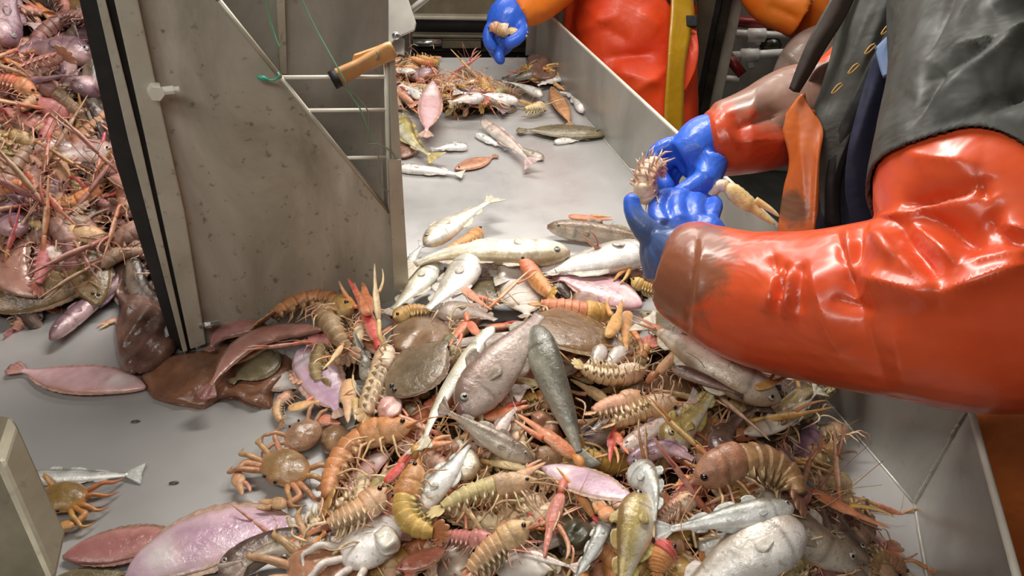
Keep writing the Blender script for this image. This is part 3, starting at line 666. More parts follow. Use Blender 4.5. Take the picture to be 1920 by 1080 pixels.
# ------------------------------------------------------------------ creatures
class Part:
    def __init__(s, name, V, F, C, mat, label=None, subs=()): s.name, s.V, s.F, s.C, s.mat, s.label, s.subs = name, V, F, C, mat, label, subs
def emit(name, parts, origin, label, cat, group=None):
    root = empty(name, origin, label, cat, group)
    for p in parts:
        o = mk(p.name, p.V, p.F, p.mat, root, None, p.C, True, p.label)
        for q in p.subs:
            V = np.asarray(q.V)-np.asarray(origin)
            s_ = mk(q.name, V, q.F, q.mat, None, (0, 0, 0), q.C, True, q.label); s_.parent = o
    return root
def copy_thing(root, loc, rot, scale, label=None, cat=None, group=None):
    r_ = root.copy(); COL.objects.link(r_); r_.location = tuple(loc); r_.rotation_mode = 'QUATERNION'; r_.rotation_quaternion = rot; r_.scale = (scale,)*3
    if label: r_['label'] = label
    if cat: r_['category'] = cat
    if group: r_['group'] = group
    for ch in list(root.children):
        c = ch.copy(); COL.objects.link(c); c.parent = r_
        for g in list(ch.children):
            d = g.copy(); COL.objects.link(d); d.parent = c
    return r_

def smoothstep(a, b_, x): t = np.clip((x-a)/(b_-a), 0, 1); return t*t*(3-2*t)
def fan(base, dirs, lens, nrmv, th, curve=0.0, wave=0.0, notch=None):
    """thin fin: base points (n,3), ray directions and lengths; closed thin solid"""
    base = np.asarray(base, float); n = len(base); m = 5
    V = []
    for sgn in (1, -1):
        for i in range(n):
            for k in range(m):
                s = k/(m-1)
                t_ = th*(1-.75*s)
                V.append(base[i]+dirs[i]*lens[i]*s+nrmv[i]*(sgn*t_*.5+curve*lens[i]*s*s+wave*lens[i]*s*math.sin(i*1.9)))
    Fc = []; o_ = n*m; I = lambda i, k: i*m+k
    for i in range(n-1):
        for k in range(m-1):
            q = (I(i, k), I(i+1, k), I(i+1, k+1), I(i, k+1)); Fc.append(q); Fc.append(tuple(a+o_ for a in q[::-1]))
    bd = [I(i, 0) for i in range(n)]+[I(n-1, k) for k in range(1, m)]+[I(i, m-1) for i in range(n-2, -1, -1)]+[I(0, k) for k in range(m-2, 0, -1)]
    for a in range(len(bd)):
        p_, q_ = bd[a], bd[(a+1) % len(bd)]; Fc.append((p_, p_+o_, q_+o_, q_))
    return np.array(V), Fc
def striped(V, n, c1, c2):
    m = 5; C = np.zeros((len(V), 3)); i = (np.arange(len(V)) % (n*m))//m
    C[:] = np.where((i % 2)[:, None] == 0, lin(c1), lin(c2)); return C

PROF = {
 'round': ([0, .015, .05, .10, .17, .25, .36, .5, .64, .78, .88, .95, 1], [.10, .28, .50, .72, .90, 1.0, .98, .85, .62, .40, .27, .24, .26]),
 'slim':  ([0, .015, .05, .10, .18, .30, .45, .6, .75, .88, .95, 1], [.12, .35, .60, .80, .95, 1.0, .92, .78, .58, .36, .28, .30]),
 'head':  ([0, .015, .06, .14, .22, .3, .4, .55, .7, .85, .95, 1], [.18, .45, .75, .98, 1.0, .9, .72, .52, .36, .25, .2, .22]),
 'flat':  ([0, .02, .06, .14, .25, .4, .55, .7, .82, .91, .96, 1], [.08, .22, .42, .68, .88, 1.0, .96, .78, .50, .24, .16, .18]),
}
FP = { # back, flank, belly
 'white': ((166, 150, 132), (226, 218, 206), (248, 244, 238)),
 'cream': ((178, 158, 128), (230, 220, 198), (248, 244, 230)),
 'yellow': ((136, 112, 66), (196, 178, 112), (226, 220, 196)),
 'silver': ((134, 132, 118), (208, 210, 204), (242, 242, 238)),
 'green': ((112, 110, 78), (178, 180, 148), (224, 224, 204)),
 'brown': ((120, 96, 74), (158, 138, 116), (206, 194, 176)),
 'greybr': ((128, 108, 94), (168, 150, 134), (206, 194, 180)),
 'grey': ((98, 94, 84), (122, 118, 106), (156, 150, 136)),
 'pinkw': ((176, 140, 130), (212, 186, 178), (232, 218, 210)),
 'purple': ((112, 84, 96), (152, 118, 126), (190, 158, 158)),
 'dark': ((66, 50, 44), (96, 76, 66), (140, 120, 106)),
}
FLT = {
 'pink': ((222, 182, 186), (216, 172, 176), (196, 148, 136)),   # centre, mid, rim
 'lilac': ((196, 158, 180), (208, 176, 190), (188, 152, 134)),
 'brown': ((118, 88, 58), (126, 94, 64), (138, 104, 74)),
 'olive': ((108, 96, 72), (116, 102, 76), (124, 106, 78)),
 'orange': ((186, 124, 88), (194, 136, 100), (170, 112, 80)),
 'white': ((226, 220, 212), (218, 208, 200), (178, 158, 138)),
 'rose': ((172, 122, 110), (182, 136, 122), (150, 108, 92)),
}
def fish_parts(path, U, roll, hd0, thick=.62, prof='round', pal='white', eye=True, fins=True, tail=True, flat=False, rg=rng, seed=0.0, tailspread=1.0):
    n = 46; path, L = arc_resample(path, n); T, D, W = frames(path, U, roll)
    t = np.linspace(0, 1, n); xs, ys = PROF[prof]; pr = np.interp(t, xs, ys)
    pr = np.convolve(np.r_[pr[0], pr, pr[-1]], [.25, .5, .25], 'valid')
    hd = pr*hd0; M_ = 24
    if flat: hw = hd0*thick*np.interp(t, [0, .05, .2, .5, .8, 1], [.35, .7, 1, .9, .5, .16])
    else: hw = hd*thick*np.interp(t, [0, .1, .25, .6, .9, 1], [1.25, 1.15, 1.0, .95, .75, .35])
    V, Fc, tt, ss, cc = ring_sweep(path, D, W, hd, np.maximum(hw, .0008), M_, True, 1.0)
    if not flat: # gill cover step and mouth groove
        g = -.05*np.exp(-((tt-(.215+.02*(1-ss**2)))/.010)**2)
        cen = np.repeat(path, M_, 0); V = cen+(V-cen)*(1+g[:, None])
    ph = seed*10
    jag = .10*np.sin(tt*23+ph)+.06*np.sin(tt*51+ph*2)+.05*np.sin(cc*7+tt*30)
    if flat:
        a, b_, c = [lin(x) for x in FLT[pal]]; e = np.abs(ss)
        C = a+(b_-a)*smoothstep(.2, .7, e+jag)[:, None]; C = C+(c-C)*smoothstep(.78, .98, e+jag*.6)[:, None]
        if pal in ('pink', 'lilac', 'white'):
            hw_ = np.exp(-((tt-.20)/.10)**2-(ss/.6)**2)[:, None]; C = C+(lin((238, 230, 226))-C)*hw_*.8
            red = np.exp(-((tt-.30)/.02)**2-((ss+.1)/.45)**2)[:, None]; C = C+(lin((170, 90, 90))-C)*red*.35
    else:
        a, b_, c = [lin(x) for x in FP[pal]]
        C = c+(b_-c)*smoothstep(-.45, .15, ss+jag)[:, None]; C = C+(a-C)*smoothstep(.35, .85, ss+jag)[:, None]
        ll = np.exp(-((ss-.28)/.05)**2)*(tt > .22); C = C*(1-.22*ll[:, None])
        gl = np.exp(-((tt-.225)/.010)**2)*(np.abs(ss) < .8); C = C*(1-.45*gl[:, None])*np.array([1, 1-.0, 1])
        hd_ = smoothstep(.24, .12, tt)[:, None]*smoothstep(-.6, .3, ss)[:, None]; C = C+(a*1.15-C)*hd_*.55
        mo = np.exp(-((ss+.15)/.12)**2)*(tt < .055); C = C*(1-.6*mo[:, None])
        sn = smoothstep(.05, 0, tt)[:, None]; C = C+(lin((150, 100, 92))-C)*sn*.5
    fx = np.sin(V[:, 0]*310+ph)*np.sin(V[:, 1]*270+ph)+np.sin(V[:, 2]*330)
    C = C*(1+.06*fx[:, None])
    mat = 'flat_skin' if flat and pal in ('pink', 'lilac', 'white', 'rose') else ('brown_skin' if flat or pal in ('dark',) else 'fish_skin')
    parts = [Part('body', V, Fc, C, mat)]
    if eye and not flat:
        k = int(.105*(n-1)); pc = path[k]
        for sg in (1, -1):
            er = hd0*.20; c0 = pc+D[k]*hd[k]*.36+W[k]*sg*hw[k]*.86
            v, f_ = ball(c0, T[k]*er, D[k]*er, W[k]*sg*er*.6, 16, 10)
            d = (v-c0)@W[k]*sg; rr = np.sqrt(((v-c0)@T[k])**2+((v-c0)@D[k])**2)/er
            Ce = np.where((rr < .50)[:, None], lin((14, 14, 16)), np.where((rr < .86)[:, None], lin((168, 164, 150)), lin((92, 84, 76))))
            parts.append(Part('eye', v, f_, Ce, 'eye'))
    if eye and flat and pal in ('brown', 'olive', 'orange'):
        for k, s_ in ((int(.09*n), .25), (int(.11*n), -.15)):
            c0 = path[k]+D[k]*hd[k]*s_+W[k]*(-1)*hw[k]*.9; er = hd0*.09
            for sg in (1, -1):
                c1 = path[k]+D[k]*hd[k]*s_+W[k]*sg*hw[k]*.92
                v, f_ = ball(c1, T[k]*er, D[k]*er, W[k]*er, 10, 7); parts.append(Part('eye', v, f_, np.tile(lin((40, 36, 28)), (len(v), 1)), 'eye'))
    fc = [tuple(int(x*.9) for x in (FLT if flat else FP)[pal][2 if flat else 1]), (FLT if flat else FP)[pal][2 if flat else 1]]
    if tail:
        m = 11; a = np.linspace(-1, 1, m); b0 = path[-2]-T[-1]*.0
        base = b0+D[-1]*(a*hd[-1]*.95)[:, None]
        dirs = nrm(T[-1]+D[-1]*(a*.62*tailspread)[:, None]); ln = L*(.135+.035*np.abs(a)*(0 if flat else 1)-(0.03*a*a if flat else 0))
        v, f_ = fan(base, dirs, ln, np.tile(W[-1], (m, 1)), max(.0016, hd0*.05), .12*math.sin(ph), .05)
        parts.append(Part('tail_fin', v, f_, striped(v, m, *fc), 'fin'))
    if fins and not flat:
        for nm, t0, t1, sg, hh in (('dorsal_fin', .30, .44, 1, .42), ('dorsal_fin', .48, .66, 1, .34), ('dorsal_fin', .70, .86, 1, .26), ('anal_fin', .46, .68, -1, .32), ('anal_fin', .72, .86, -1, .24)):
            m = 8; ks = np.linspace(t0, t1, m)*(n-1); ki = ks.astype(int)
            base = path[ki]+D[ki]*(hd[ki]*.93*sg)[:, None]
            ln = hd0*hh*np.sin(np.linspace(.9, 3.05, m))*1.2+hd0*.03
            dirs = nrm(D[ki]*sg+T[ki]*.9)
            v, f_ = fan(base, dirs, ln, W[ki], max(.0012, hd0*.035), .25*math.sin(ph+t0*9), .06); parts.append(Part(nm, v, f_, striped(v, m, *fc), 'fin'))
        for sg in (1, -1):
            k = int(.27*n); m = 7; a = np.linspace(-1, 1, m)
            base = path[k]+W[k]*sg*hw[k]*.9+D[k]*(a*hd0*.08-hd0*.1)[:, None]
            dirs = nrm(T[k]+D[k]*(a*.35-.1)[:, None]+W[k]*sg*.22)
            v, f_ = fan(base, dirs, hd0*(.85-.25*a*a), np.tile(W[k]*sg, (m, 1)), max(.001, hd0*.03), -.1, .04); parts.append(Part('pectoral_fin', v, f_, striped(v, m, *fc), 'fin'))
    if flat and fins:
        for sg in (1, -1):
            m = 34; ks = np.linspace(.10, .93, m)*(n-1); ki = ks.astype(int)
            base = path[ki]+D[ki]*(hd[ki]*.93*sg)[:, None]
            ln = hd0*.26*np.sin(np.linspace(.25, 2.95, m))*(1+.12*np.sin(np.arange(m)*2.1))
            dirs = nrm(D[ki]*sg+T[ki]*.35)
            v, f_ = fan(base, dirs, ln, W[ki], max(.0011, hd0*.035), .12*math.sin(ph+sg), .05); parts.append(Part('fringe_fin', v, f_, striped(v, m, *fc), 'fin'))
    return parts, L

LP = { # top, side, belly, claw, leg
 'orange': ((202, 128, 58), (214, 146, 78), (228, 190, 140), (208, 120, 60), (214, 164, 120)),
 'amber': ((190, 130, 56), (200, 146, 76), (222, 192, 134), (204, 140, 66), (210, 170, 124)),
 'peach': ((208, 150, 112), (220, 172, 136), (236, 212, 182), (222, 140, 96), (226, 180, 152)),
 'cream': ((196, 168, 118), (212, 188, 142), (232, 218, 184), (214, 170, 116), (222, 196, 160)),
 'olive': ((140, 118, 78), (164, 142, 98), (206, 188, 144), (180, 140, 92), (196, 168, 130)),
 'red': ((206, 104, 68), (214, 124, 88), (228, 178, 148), (214, 92, 52), (218, 146, 118)),
 'brown': ((140, 98, 62), (160, 118, 80), (196, 164, 124), (176, 112, 70), (186, 144, 112)),
 'rose': ((176, 104, 92), (190, 124, 108), (216, 174, 156), (190, 96, 76), (206, 150, 136)),
 'purple': ((120, 84, 78), (140, 102, 92), (180, 146, 130), (150, 98, 84), (170, 130, 118)),
}
_bt = np.array([228, 192, 156.])
LP = {k: tuple(tuple(np.array(c)*.74+_bt*.26) for c in v) for k, v in LP.items()}
def claw_geo(b, tip, U, rad, pal, open_=.16, seed=0.0, thick=.62):
    """a langoustine claw: palm with two slim fingers.  returns claw mesh and movable finger mesh"""
    b = np.asarray(b, float); tip = np.asarray(tip, float); L = np.linalg.norm(tip-b); T = nrm(tip-b)
    S_ = nrm(np.cross(T, U)); N_ = nrm(np.cross(S_, T)); c0, c1, c2 = lin(pal[3]), lin(pal[2]), lin(pal[0])
    n = 22; t = np.linspace(0, 1, n)
    ctr = b+T*(t*L)[:, None]+S_*(L*.03*np.sin(t*math.pi)+rad*.25*np.clip((t-.5)*2, 0, 1))[:, None]
    r_ = rad*np.interp(t, [0, .04, .15, .3, .48, .56, .7, .85, .95, 1], [.35, .7, .95, 1.0, .92, .58, .46, .34, .2, .05])
    Dd = np.tile(N_, (n, 1)); Wd = np.tile(S_, (n, 1))
    V, Fc, tt, ss, cc = ring_sweep(ctr, Dd, Wd, r_*thick, r_, 12, True)
    ridge = .06*np.maximum(0, np.sin(tt*60))*(np.abs(cc) > .8); cen = np.repeat(ctr, 12, 0); V = cen+(V-cen)*(1+ridge[:, None])
    C = c0+(c1-c0)*smoothstep(.5, .95, np.abs(cc))[:, None]*.65
    C = C+(c1-C)*smoothstep(.3, -.9, ss)[:, None]*.4
    t2 = np.linspace(0, 1, 14); m0 = b+T*L*.50-S_*rad*.55
    mid = m0+T*(t2*L*.48)[:, None]-S_*(L*open_*np.sin(t2*2.0)*.9-rad*.1*t2)[:, None]
    r2 = rad*np.interp(t2, [0, .2, .6, .9, 1], [.5, .45, .32, .18, .04])
    V2, F2, tt2, s2, c2_ = ring_sweep(mid, np.tile(N_, (14, 1)), np.tile(S_, (14, 1)), r2*.8, r2, 8, True)
    C2 = c0+(c1-c0)*smoothstep(.2, .9, tt2)[:, None]*.7
    return (V, Fc, C), (V2, F2, C2)
def lang_parts(path, U, roll, R=None, pal='orange', claws=1, legs=True, ant=True, rg=rng, clawlen=.62, seed=0.0, cdir=None, tailfan=True):
    n = 74; path, L = arc_resample(path, n); T, D, W = frames(path, U, roll); P_ = LP[pal]
    R = R or .095*L; t = np.linspace(0, 1, n); parts = []; M_ = 18
    a, b_, c, cl, lg = [lin(x) for x in P_]
    # carapace
    k1 = int(.43*n); tc = t[:k1]/t[k1-1]
    rc = R*np.interp(tc, [0, .05, .12, .2, .32, .5, .75, .93, 1], [.03, .10, .22, .52, .78, .98, 1.05, 1.0, .82])
    V, Fc, tt, ss, cc = ring_sweep(path[:k1], D[:k1], W[:k1], rc*1.02, rc*.88, M_, True)
    cen = np.repeat(path[:k1], M_, 0)
    g = -.10*np.exp(-((tt-.62-.06*ss)/.022)**2)+.05*np.maximum(0, ss)**8; V = cen+(V-cen)*(1+g[:, None])
    V = V+np.repeat(D[:k1], M_, 0)*(R*.30*smoothstep(.35, 0, tt))[:, None]
    C = b_+(a-b_)*smoothstep(.1, .8, ss)[:, None]; C = C+(c-C)*smoothstep(-.1, -.75, ss)[:, None]
    C = C*(1-.25*np.exp(-((tt-.62-.06*ss)/.02)**2))[:, None]
    C = C*(1+.10*np.sin(tt*31+ss*9+seed*7)[:, None]*np.sin(cc*11+seed)[:, None])
    parts.append(Part('carapace', V, Fc, C, 'shell'))
    # abdomen, six overlapping rings with pointed side plates
    k0 = int(.41*n); k2 = int(.91*n); idx = np.linspace(k0, k2-1, 62).astype(float); pa = np.stack([np.interp(idx, np.arange(n), path[:, j]) for j in range(3)], 1)
    ki = idx.astype(int); m = len(pa); ta = np.linspace(0, 1, m); ph = (ta*6) % 1.0
    ra = R*np.interp(ta, [0, .15, .5, .8, 1], [.86, .92, .86, .70, .50])*(1.10-.17*ph**1.5)
    V, Fc, tt, ss, cc = ring_sweep(pa, D[ki], W[ki], ra*.92, ra*.94, M_, True)
    cen = np.repeat(pa, M_, 0); V = cen+(V-cen)*(1-.22*smoothstep(-.3, -.9, ss)[:, None])
    phh = np.repeat(ph, M_)
    C = b_+(a-b_)*smoothstep(.0, .8, ss)[:, None]; C = C+(c-C)*smoothstep(-.2, -.8, ss)[:, None]
    C = C*(1-.30*np.exp(-((phh-.99)/.10)**2)[:, None])+(.10*np.exp(-((phh-.12)/.1)**2)[:, None])*c
    mb = MB(); mb.add(V, Fc, C)
    for i in range(6):
        k = min(int((i+.35)/6*m), m-1); kk = ki[k]
        for sg in (1, -1):
            p0 = pa[k]+W[kk]*sg*ra[k]*.80-D[kk]*ra[k]*.35; w_ = L*.036
            tip = p0-D[kk]*ra[k]*.85+W[kk]*sg*ra[k]*.22+T[kk]*w_*.6
            q = [p0-T[kk]*w_, p0+T[kk]*w_, p0+D[kk]*ra[k]*.4+W[kk]*sg*ra[k]*.12, tip, p0-W[kk]*sg*ra[k]*.12]
            mb.add(q, [(0, 1, 2), (0, 2, 3), (2, 1, 3), (0, 3, 4), (4, 3, 1), (0, 4, 1)], c*.96)
    for i in range(5):   # swimmerets
        k = int((i+.5)/6*m); kk = ki[k]
        for sg in (1, -1):
            p0 = pa[k]-D[kk]*ra[k]*.7+W[kk]*sg*ra[k]*.4; v, f_ = tube([p0, p0-D[kk]*R*.5+W[kk]*sg*R*.1+T[kk]*R*.35, p0-D[kk]*R*.75+T[kk]*R*.8], [R*.10, R*.09, R*.02], 5); mb.add(v, f_, c)
    V, Fc, C = mb.out(); parts.append(Part('abdomen', V, Fc, C, 'shell'))
    # tail fan
    if tailfan:
        mb = MB(); kk = k2-1; pe = path[kk]; te = nrm(path[-1]-path[kk]); We = W[kk]; De = nrm(np.cross(We, te))
        for an, ln, wd in ((0, .15, .036), (.42, .15, .040), (-.42, .15, .040), (.85, .13, .040), (-.85, .13, .040)):
            d = te*math.cos(an)+We*math.sin(an); sd = nrm(np.cross(De, d)); cpt = pe+d*L*ln*.55+We*math.sin(an)*R*.25
            v, f_ = ball(cpt, d*L*ln*.55, sd*L*wd, De*R*.10, 12, 7); s_ = ((v-cpt)@d)/(L*ln*.55)
            mb.add(v, f_, a+(c-a)*smoothstep(.3, 1, s_)[:, None]*.6+0*v)
        V, Fc, C = mb.out(); parts.append(Part('tail_fan', V, Fc, C, 'shell'))
    # eyes
    ke = int(.10*n)
    for sg in (1, -1):
        c0 = path[ke]+W[ke]*sg*R*.42+D[ke]*R*.42; er = R*.19
        v, f_ = ball(c0, T[ke]*er, D[ke]*er, W[ke]*er*1.2, 10, 7); parts.append(Part('eye', v, f_, np.tile(lin((12, 10, 10)), (len(v), 1)), 'eye'))
    # legs
    if legs:
        for i in range(4):
            for sg in (1, -1):
                kk = int((.17+.065*i)*n); jt = rg.normal(0, 1, 6)
                p0 = path[kk]-D[kk]*R*.55+W[kk]*sg*R*.45
                p1 = p0+W[kk]*sg*L*(.085+.01*jt[0])-D[kk]*L*.03-T[kk]*L*(.05-.03*i)
                p2 = p1+W[kk]*sg*L*(.03+.02*jt[1])-D[kk]*L*(.09+.02*jt[2])-T[kk]*L*(.05-.035*i+.02*jt[3])
                p3 = p2-D[kk]*L*(.05+.015*jt[4])-W[kk]*sg*L*.03+T[kk]*L*.02*jt[5]-T[kk]*L*.03
                v, f_ = tube([p0, p0*.5+p1*.5, p1, p1*.5+p2*.5, p2, p3], np.array([.012, .0105, .010, .008, .007, .002])*L, 6, 16)
                parts.append(Part('leg', v, f_, np.tile(lg, (len(v), 1)), 'limb'))
    # claws
    kk = int(.16*n)
    for j, sg in enumerate((1, -1)[:claws] if claws else ()):
        jt = rg.normal(0, 1, 5)
        cdv = cdir[j] if cdir is not None else (-1, .35+.12*jt[0], -.15)
        p0 = path[kk]-D[kk]*R*.4+W[kk]*sg*R*.6
        dv = nrm(T[kk]*(-cdv[0])*-1*1.0+W[kk]*sg*cdv[1]+D[kk]*cdv[2]) if cdir is None else nrm(-T[kk]*cdv[0]+W[kk]*cdv[1]+D[kk]*cdv[2])
        p1 = p0+W[kk]*sg*L*.08-T[kk]*L*.05; p2 = p1+dv*L*.17
        v, f_ = tube([p0, p1, p2-dv*L*.03, p2], np.array([.016, .020, .026, .018])*L, 8, 14)
        tip = p2+dv*L*clawlen*.98
        (V1, F1, C1), (V2, F2, C2) = claw_geo(p2-dv*L*.01, tip, D[kk], L*.040, P_, .10+.06*abs(jt[1]))
        parts.append(Part('claw_arm', v, f_, np.tile(cl, (len(v), 1)), 'shell'))
        parts.append(Part('claw', V1, F1, C1, 'shell', None, [Part('claw_finger', V2, F2, C2, 'shell')]))
    if ant:
        for sg in (1, -1):
            kk = int(.08*n); jt = rg.normal(0, 1, 4); p0 = path[kk]+W[kk]*sg*R*.3
            pts = [p0, p0-T[kk]*L*.12+W[kk]*sg*L*.06+D[kk]*L*.02, p0-T[kk]*L*(.3+.05*jt[0])+W[kk]*sg*L*(.22+.08*jt[1]), p0-T[kk]*L*(.35+.1*jt[2])+W[kk]*sg*L*(.5+.1*jt[3])-D[kk]*L*.05]
            v, f_ = tube(pts, np.array([.010, .005, .0035, .0025])*L, 5, 22); parts.append(Part('antenna', v, f_, np.tile(cl, (len(v), 1)), 'limb'))
    return parts, L

def crab_parts(c, fwd, U, rad, pal=((150, 112, 74), (176, 140, 100), (212, 184, 150)), belly=False, rg=rng, claws=True):
    c = np.asarray(c, float); F_ = nrm(fwd-np.dot(fwd, U)*U); S_ = nrm(np.cross(F_, U)); a, b_, e = [lin(x) for x in pal]
    nu, nv = 40, 12; V = []; C = []
    for i in range(nv+1):
        ph = math.pi*i/nv
        for j in range(nu):
            th = 2*math.pi*j/nu; rr = 1+.05*math.sin(th*9)*(math.sin(th) > .2)*math.sin(ph)**2
            y = math.sin(th); rr *= (1-.16*max(0, -y))
            z = math.cos(ph); z = z*(.42 if z > 0 else .28)
            V.append(c+S_*rad*1.12*math.sin(ph)*math.cos(th)*rr+F_*rad*.92*math.sin(ph)*y*rr+U*rad*(z*(1+.08*math.sin(th*4)*math.sin(ph))))
            up = math.cos(ph); s_ = float(smoothstep(-.25, .3, np.array(up)));  cc_ = e+(a-e)*s_; cc_ = cc_+(b_-cc_)*float(smoothstep(.75, .98, np.array(math.sin(ph))))*.7
            C.append(cc_)
    Fc = [(i*nu+j, (i+1)*nu+j, (i+1)*nu+(j+1) % nu, i*nu+(j+1) % nu) for i in range(nv) for j in range(nu)]
    parts = [Part('belly_shell' if belly else 'carapace', np.array(V), Fc, np.array(C), 'brown_skin')]
    for sg in (1, -1):
        for i in range(4):
            an = -.75+.42*i; d = nrm(S_*sg*math.cos(an)-F_*math.sin(an)*1.0); jt = rg.normal(0, .08, 3)
            p0 = c+d*rad*.8-U*rad*.1; p1 = p0+d*rad*(.75+jt[0])+U*rad*.32; p2 = p1+nrm(d-F_*.3)*rad*(.55+jt[1])-U*rad*.25; p3 = p2+nrm(d*.4-F_*.7)*rad*.5-U*rad*.22
            v, f_ = tube([p0, (p0+p1)/2, p1, (p1+p2)/2, p2, p3], rad*np.array([.10, .13, .11, .10, .08, .015]), 8, 20); parts.append(Part('leg', v, f_, np.tile(b_, (len(v), 1)), 'limb'))
        if claws:
            p0 = c+F_*rad*.5+S_*sg*rad*.8; p1 = p0+S_*sg*rad*.65+F_*rad*.25; p2 = p1+F_*rad*.55-S_*sg*rad*.1
            v, f_ = tube([p0, p1, p2], rad*np.array([.13, .17, .12]), 8, 12); parts.append(Part('claw_arm', v, f_, np.tile(b_, (len(v), 1)), 'limb'))
            (V1, F1, C1), (V2, F2, C2) = claw_geo(p2, p2+nrm(F_*.5-S_*sg*.9)*rad*1.15, U, rad*.26, (pal[0], pal[1], pal[2], pal[1], pal[1]), .12)
            parts.append(Part('claw', V1, F1, C1, 'shell', None, [Part('claw_finger', V2, F2, C2, 'shell')]))
        v, f_ = ball(c+F_*rad*.88+S_*sg*rad*.28+U*rad*.12, F_*rad*.07, S_*rad*.07, U*rad*.09, 8, 6); parts.append(Part('eye', v, f_, np.tile(lin((14, 10, 8)), (len(v), 1)), 'eye'))
    return parts

# ------------------------------------------------------------------ placing the ones the photo shows one by one
def surf_path(pts, off):
    """pts (px, py[, extra lift]) walked over the heap surface"""
    q = crom(np.array([p if len(p) == 3 else (p[0], p[1], 0) for p in pts], float), 12)
    A = np.array([S(x, y, off+z) for x, y, z in q])
    k = np.pad(A, ((2, 2), (0, 0)), 'edge')
    k[0] = 2*A[0]-A[2]; k[1] = 2*A[0]-A[1]; k[-1] = 2*A[-1]-A[-3]; k[-2] = 2*A[-1]-A[-2]
    A = (k[:-4]+4*k[1:-3]+6*k[2:-2]+4*k[3:-1]+k[4:])/16
    return crom(A, 46)
def pxscale(p, v):
    x0, y0, _ = proj(p); x1, y1, _ = proj(p+v*.01); return math.hypot(x1-x0, y1-y0)*100
def midframe(pts):
    m = pts[len(pts)//2]; p = S(m[0], m[1], .01); U = nrm(HN(p[0], p[1], .05)*.8+Z3*.6); return p, U
def rollof(pts, U, dor, ang):
    if dor is None: return ang
    i = len(pts)//2; a_, b_ = (pts[max(i-1, 0)], pts[min(i+1, len(pts)-1)])
    A_, B_ = S(a_[0], a_[1], .01), S(b_[0], b_[1], .01); T = nrm(B_-A_); s_ = nrm(np.cross(T, U)); m_ = (A_+B_)/2
    x0, y0, _ = proj(m_); x1, y1, _ = proj(m_+s_*.01)
    return ang if (x1-x0)*dor[0]+(y1-y0)*dor[1] > 0 else -ang
def place_fish(name, label, pts, hpx, dor=None, roll=80, pal='white', prof='round', lift=.006, thick=.62, cat='fish', group=None, **kw):
    flat = kw.get('flat', False); p, U = midframe(pts); roll = rollof(pts, U, dor, roll)
    a_, b_ = pts[0], pts[-1]; T = nrm(S(*b_[:2], .01)-S(*a_[:2], .01)); T, D, W = frames(np.array([p-T*.01, p, p+T*.01]), U, roll)
    kD, kW = pxscale(p, D[1]), pxscale(p, W[1]); hd = hpx/math.sqrt(kD**2+(kW*thick)**2*(.7))
    hw = hd*thick; off = lift+math.sqrt((hw*math.sin(math.radians(roll)))**2+(hd*math.cos(math.radians(roll)))**2)*.85
    path = surf_path(pts, off)
    parts, L = fish_parts(path, U, roll, hd, thick, prof, pal, seed=(pts[0][0]*.37+pts[0][1]*.11) % 7, **kw)
    o = path[len(path)//2]-U*off
    return emit(name, parts, o, label, cat, group)
def place_lang(label, pts, rpx, dor=None, roll=60, pal='orange', lift=.012, name='norway_lobster', cat='lobster', group=None, **kw):
    p, U = midframe(pts); roll = rollof(pts, U, dor, roll); k = FPX/proj(p)[2]; R = rpx/k*.97
    path = surf_path(pts, lift+R*.8); parts, L = lang_parts(path, U, roll, R, pal, seed=(pts[0][0]*.3+pts[0][1]*.17) % 7, **kw)
    return emit(name, parts, path[len(path)//2]-U*(lift+R*.8), label, cat, group)
def place_claw(label, a_, b_, rpx, pal='orange', lift=.03, open_=.12, name='lobster_claw', arm=None, thick=.6, dz=0.0, group=None):
    p0 = S(a_[0], a_[1], lift); p1 = S(b_[0], b_[1], lift+dz); k = FPX/proj(p0)[2]; U = nrm(HN(p0[0], p0[1])+Z3)
    (V1, F1, C1), (V2, F2, C2) = claw_geo(p0, p1, U, rpx/k, LP[pal], open_, 0, thick)
    parts = [Part('palm', V1, F1, C1, 'shell'), Part('claw_finger', V2, F2, C2, 'shell')]
    if arm is not None:
        v, f_ = tube([S(arm[0], arm[1], lift-.005), (S(arm[0], arm[1], lift)+p0)/2+Z3*.004, p0], np.array([.5, .7, .5])*rpx/k, 8, 10); parts.append(Part('arm_segment', v, f_, np.tile(lin(LP[pal][3]), (len(v), 1)), 'shell'))
    return emit(name, parts, p0, label, 'claw', group)
def place_flatshape(name, label, outline, thick, cols, mat, lift=.002, cat='skate', lump=.25, rings=12, seed=1.0, folds=0.0):
    """a floppy body lying over the heap, dome shaped in section, outline smoothed"""
    q = crom(np.array(list(outline)+[outline[0]], float), 61)[:-1]; c = q.mean(0); n = len(q)
    top, bot, C = [], [], []; a, b_ = lin(cols[0]), lin(cols[1])
    for i in range(rings+1):
        s = i/rings
        for j in range(n):
            x, y = c+(q[j]-c)*s; th = thick*math.sqrt(max(0, 1-s**2.6))
            wv = lump*thick*(math.sin(x*.05+seed)*math.sin(y*.07+seed*2)+.5*math.sin(x*.13+y*.11+seed))
            p = S(x, y, lift+max(th*(1+wv/thick), .0006)); top.append(p); bot.append(p-Z3*(th*.9+.0012))
            g = .5+.5*math.sin(x*.06+seed*3)*math.sin(y*.08+seed); C.append(a+(b_-a)*g)
    V = np.vstack([top, bot]); C = np.vstack([C, np.array(C)*.9]); o_ = len(top); Fc = []
    for i in range(rings):
        for j in range(n):
            k = (j+1) % n; f_ = (i*n+j, (i+1)*n+j, (i+1)*n+k, i*n+k); Fc.append(f_); Fc.append(tuple(z+o_ for z in f_[::-1]))
    for j in range(n): k = (j+1) % n; b0 = rings*n; Fc.append((b0+j, b0+j+o_, b0+k+o_, b0+k))
    o = mk(name, V, Fc, mat, None, S(c[0], c[1], 0), C); tag(o, label, cat); return o

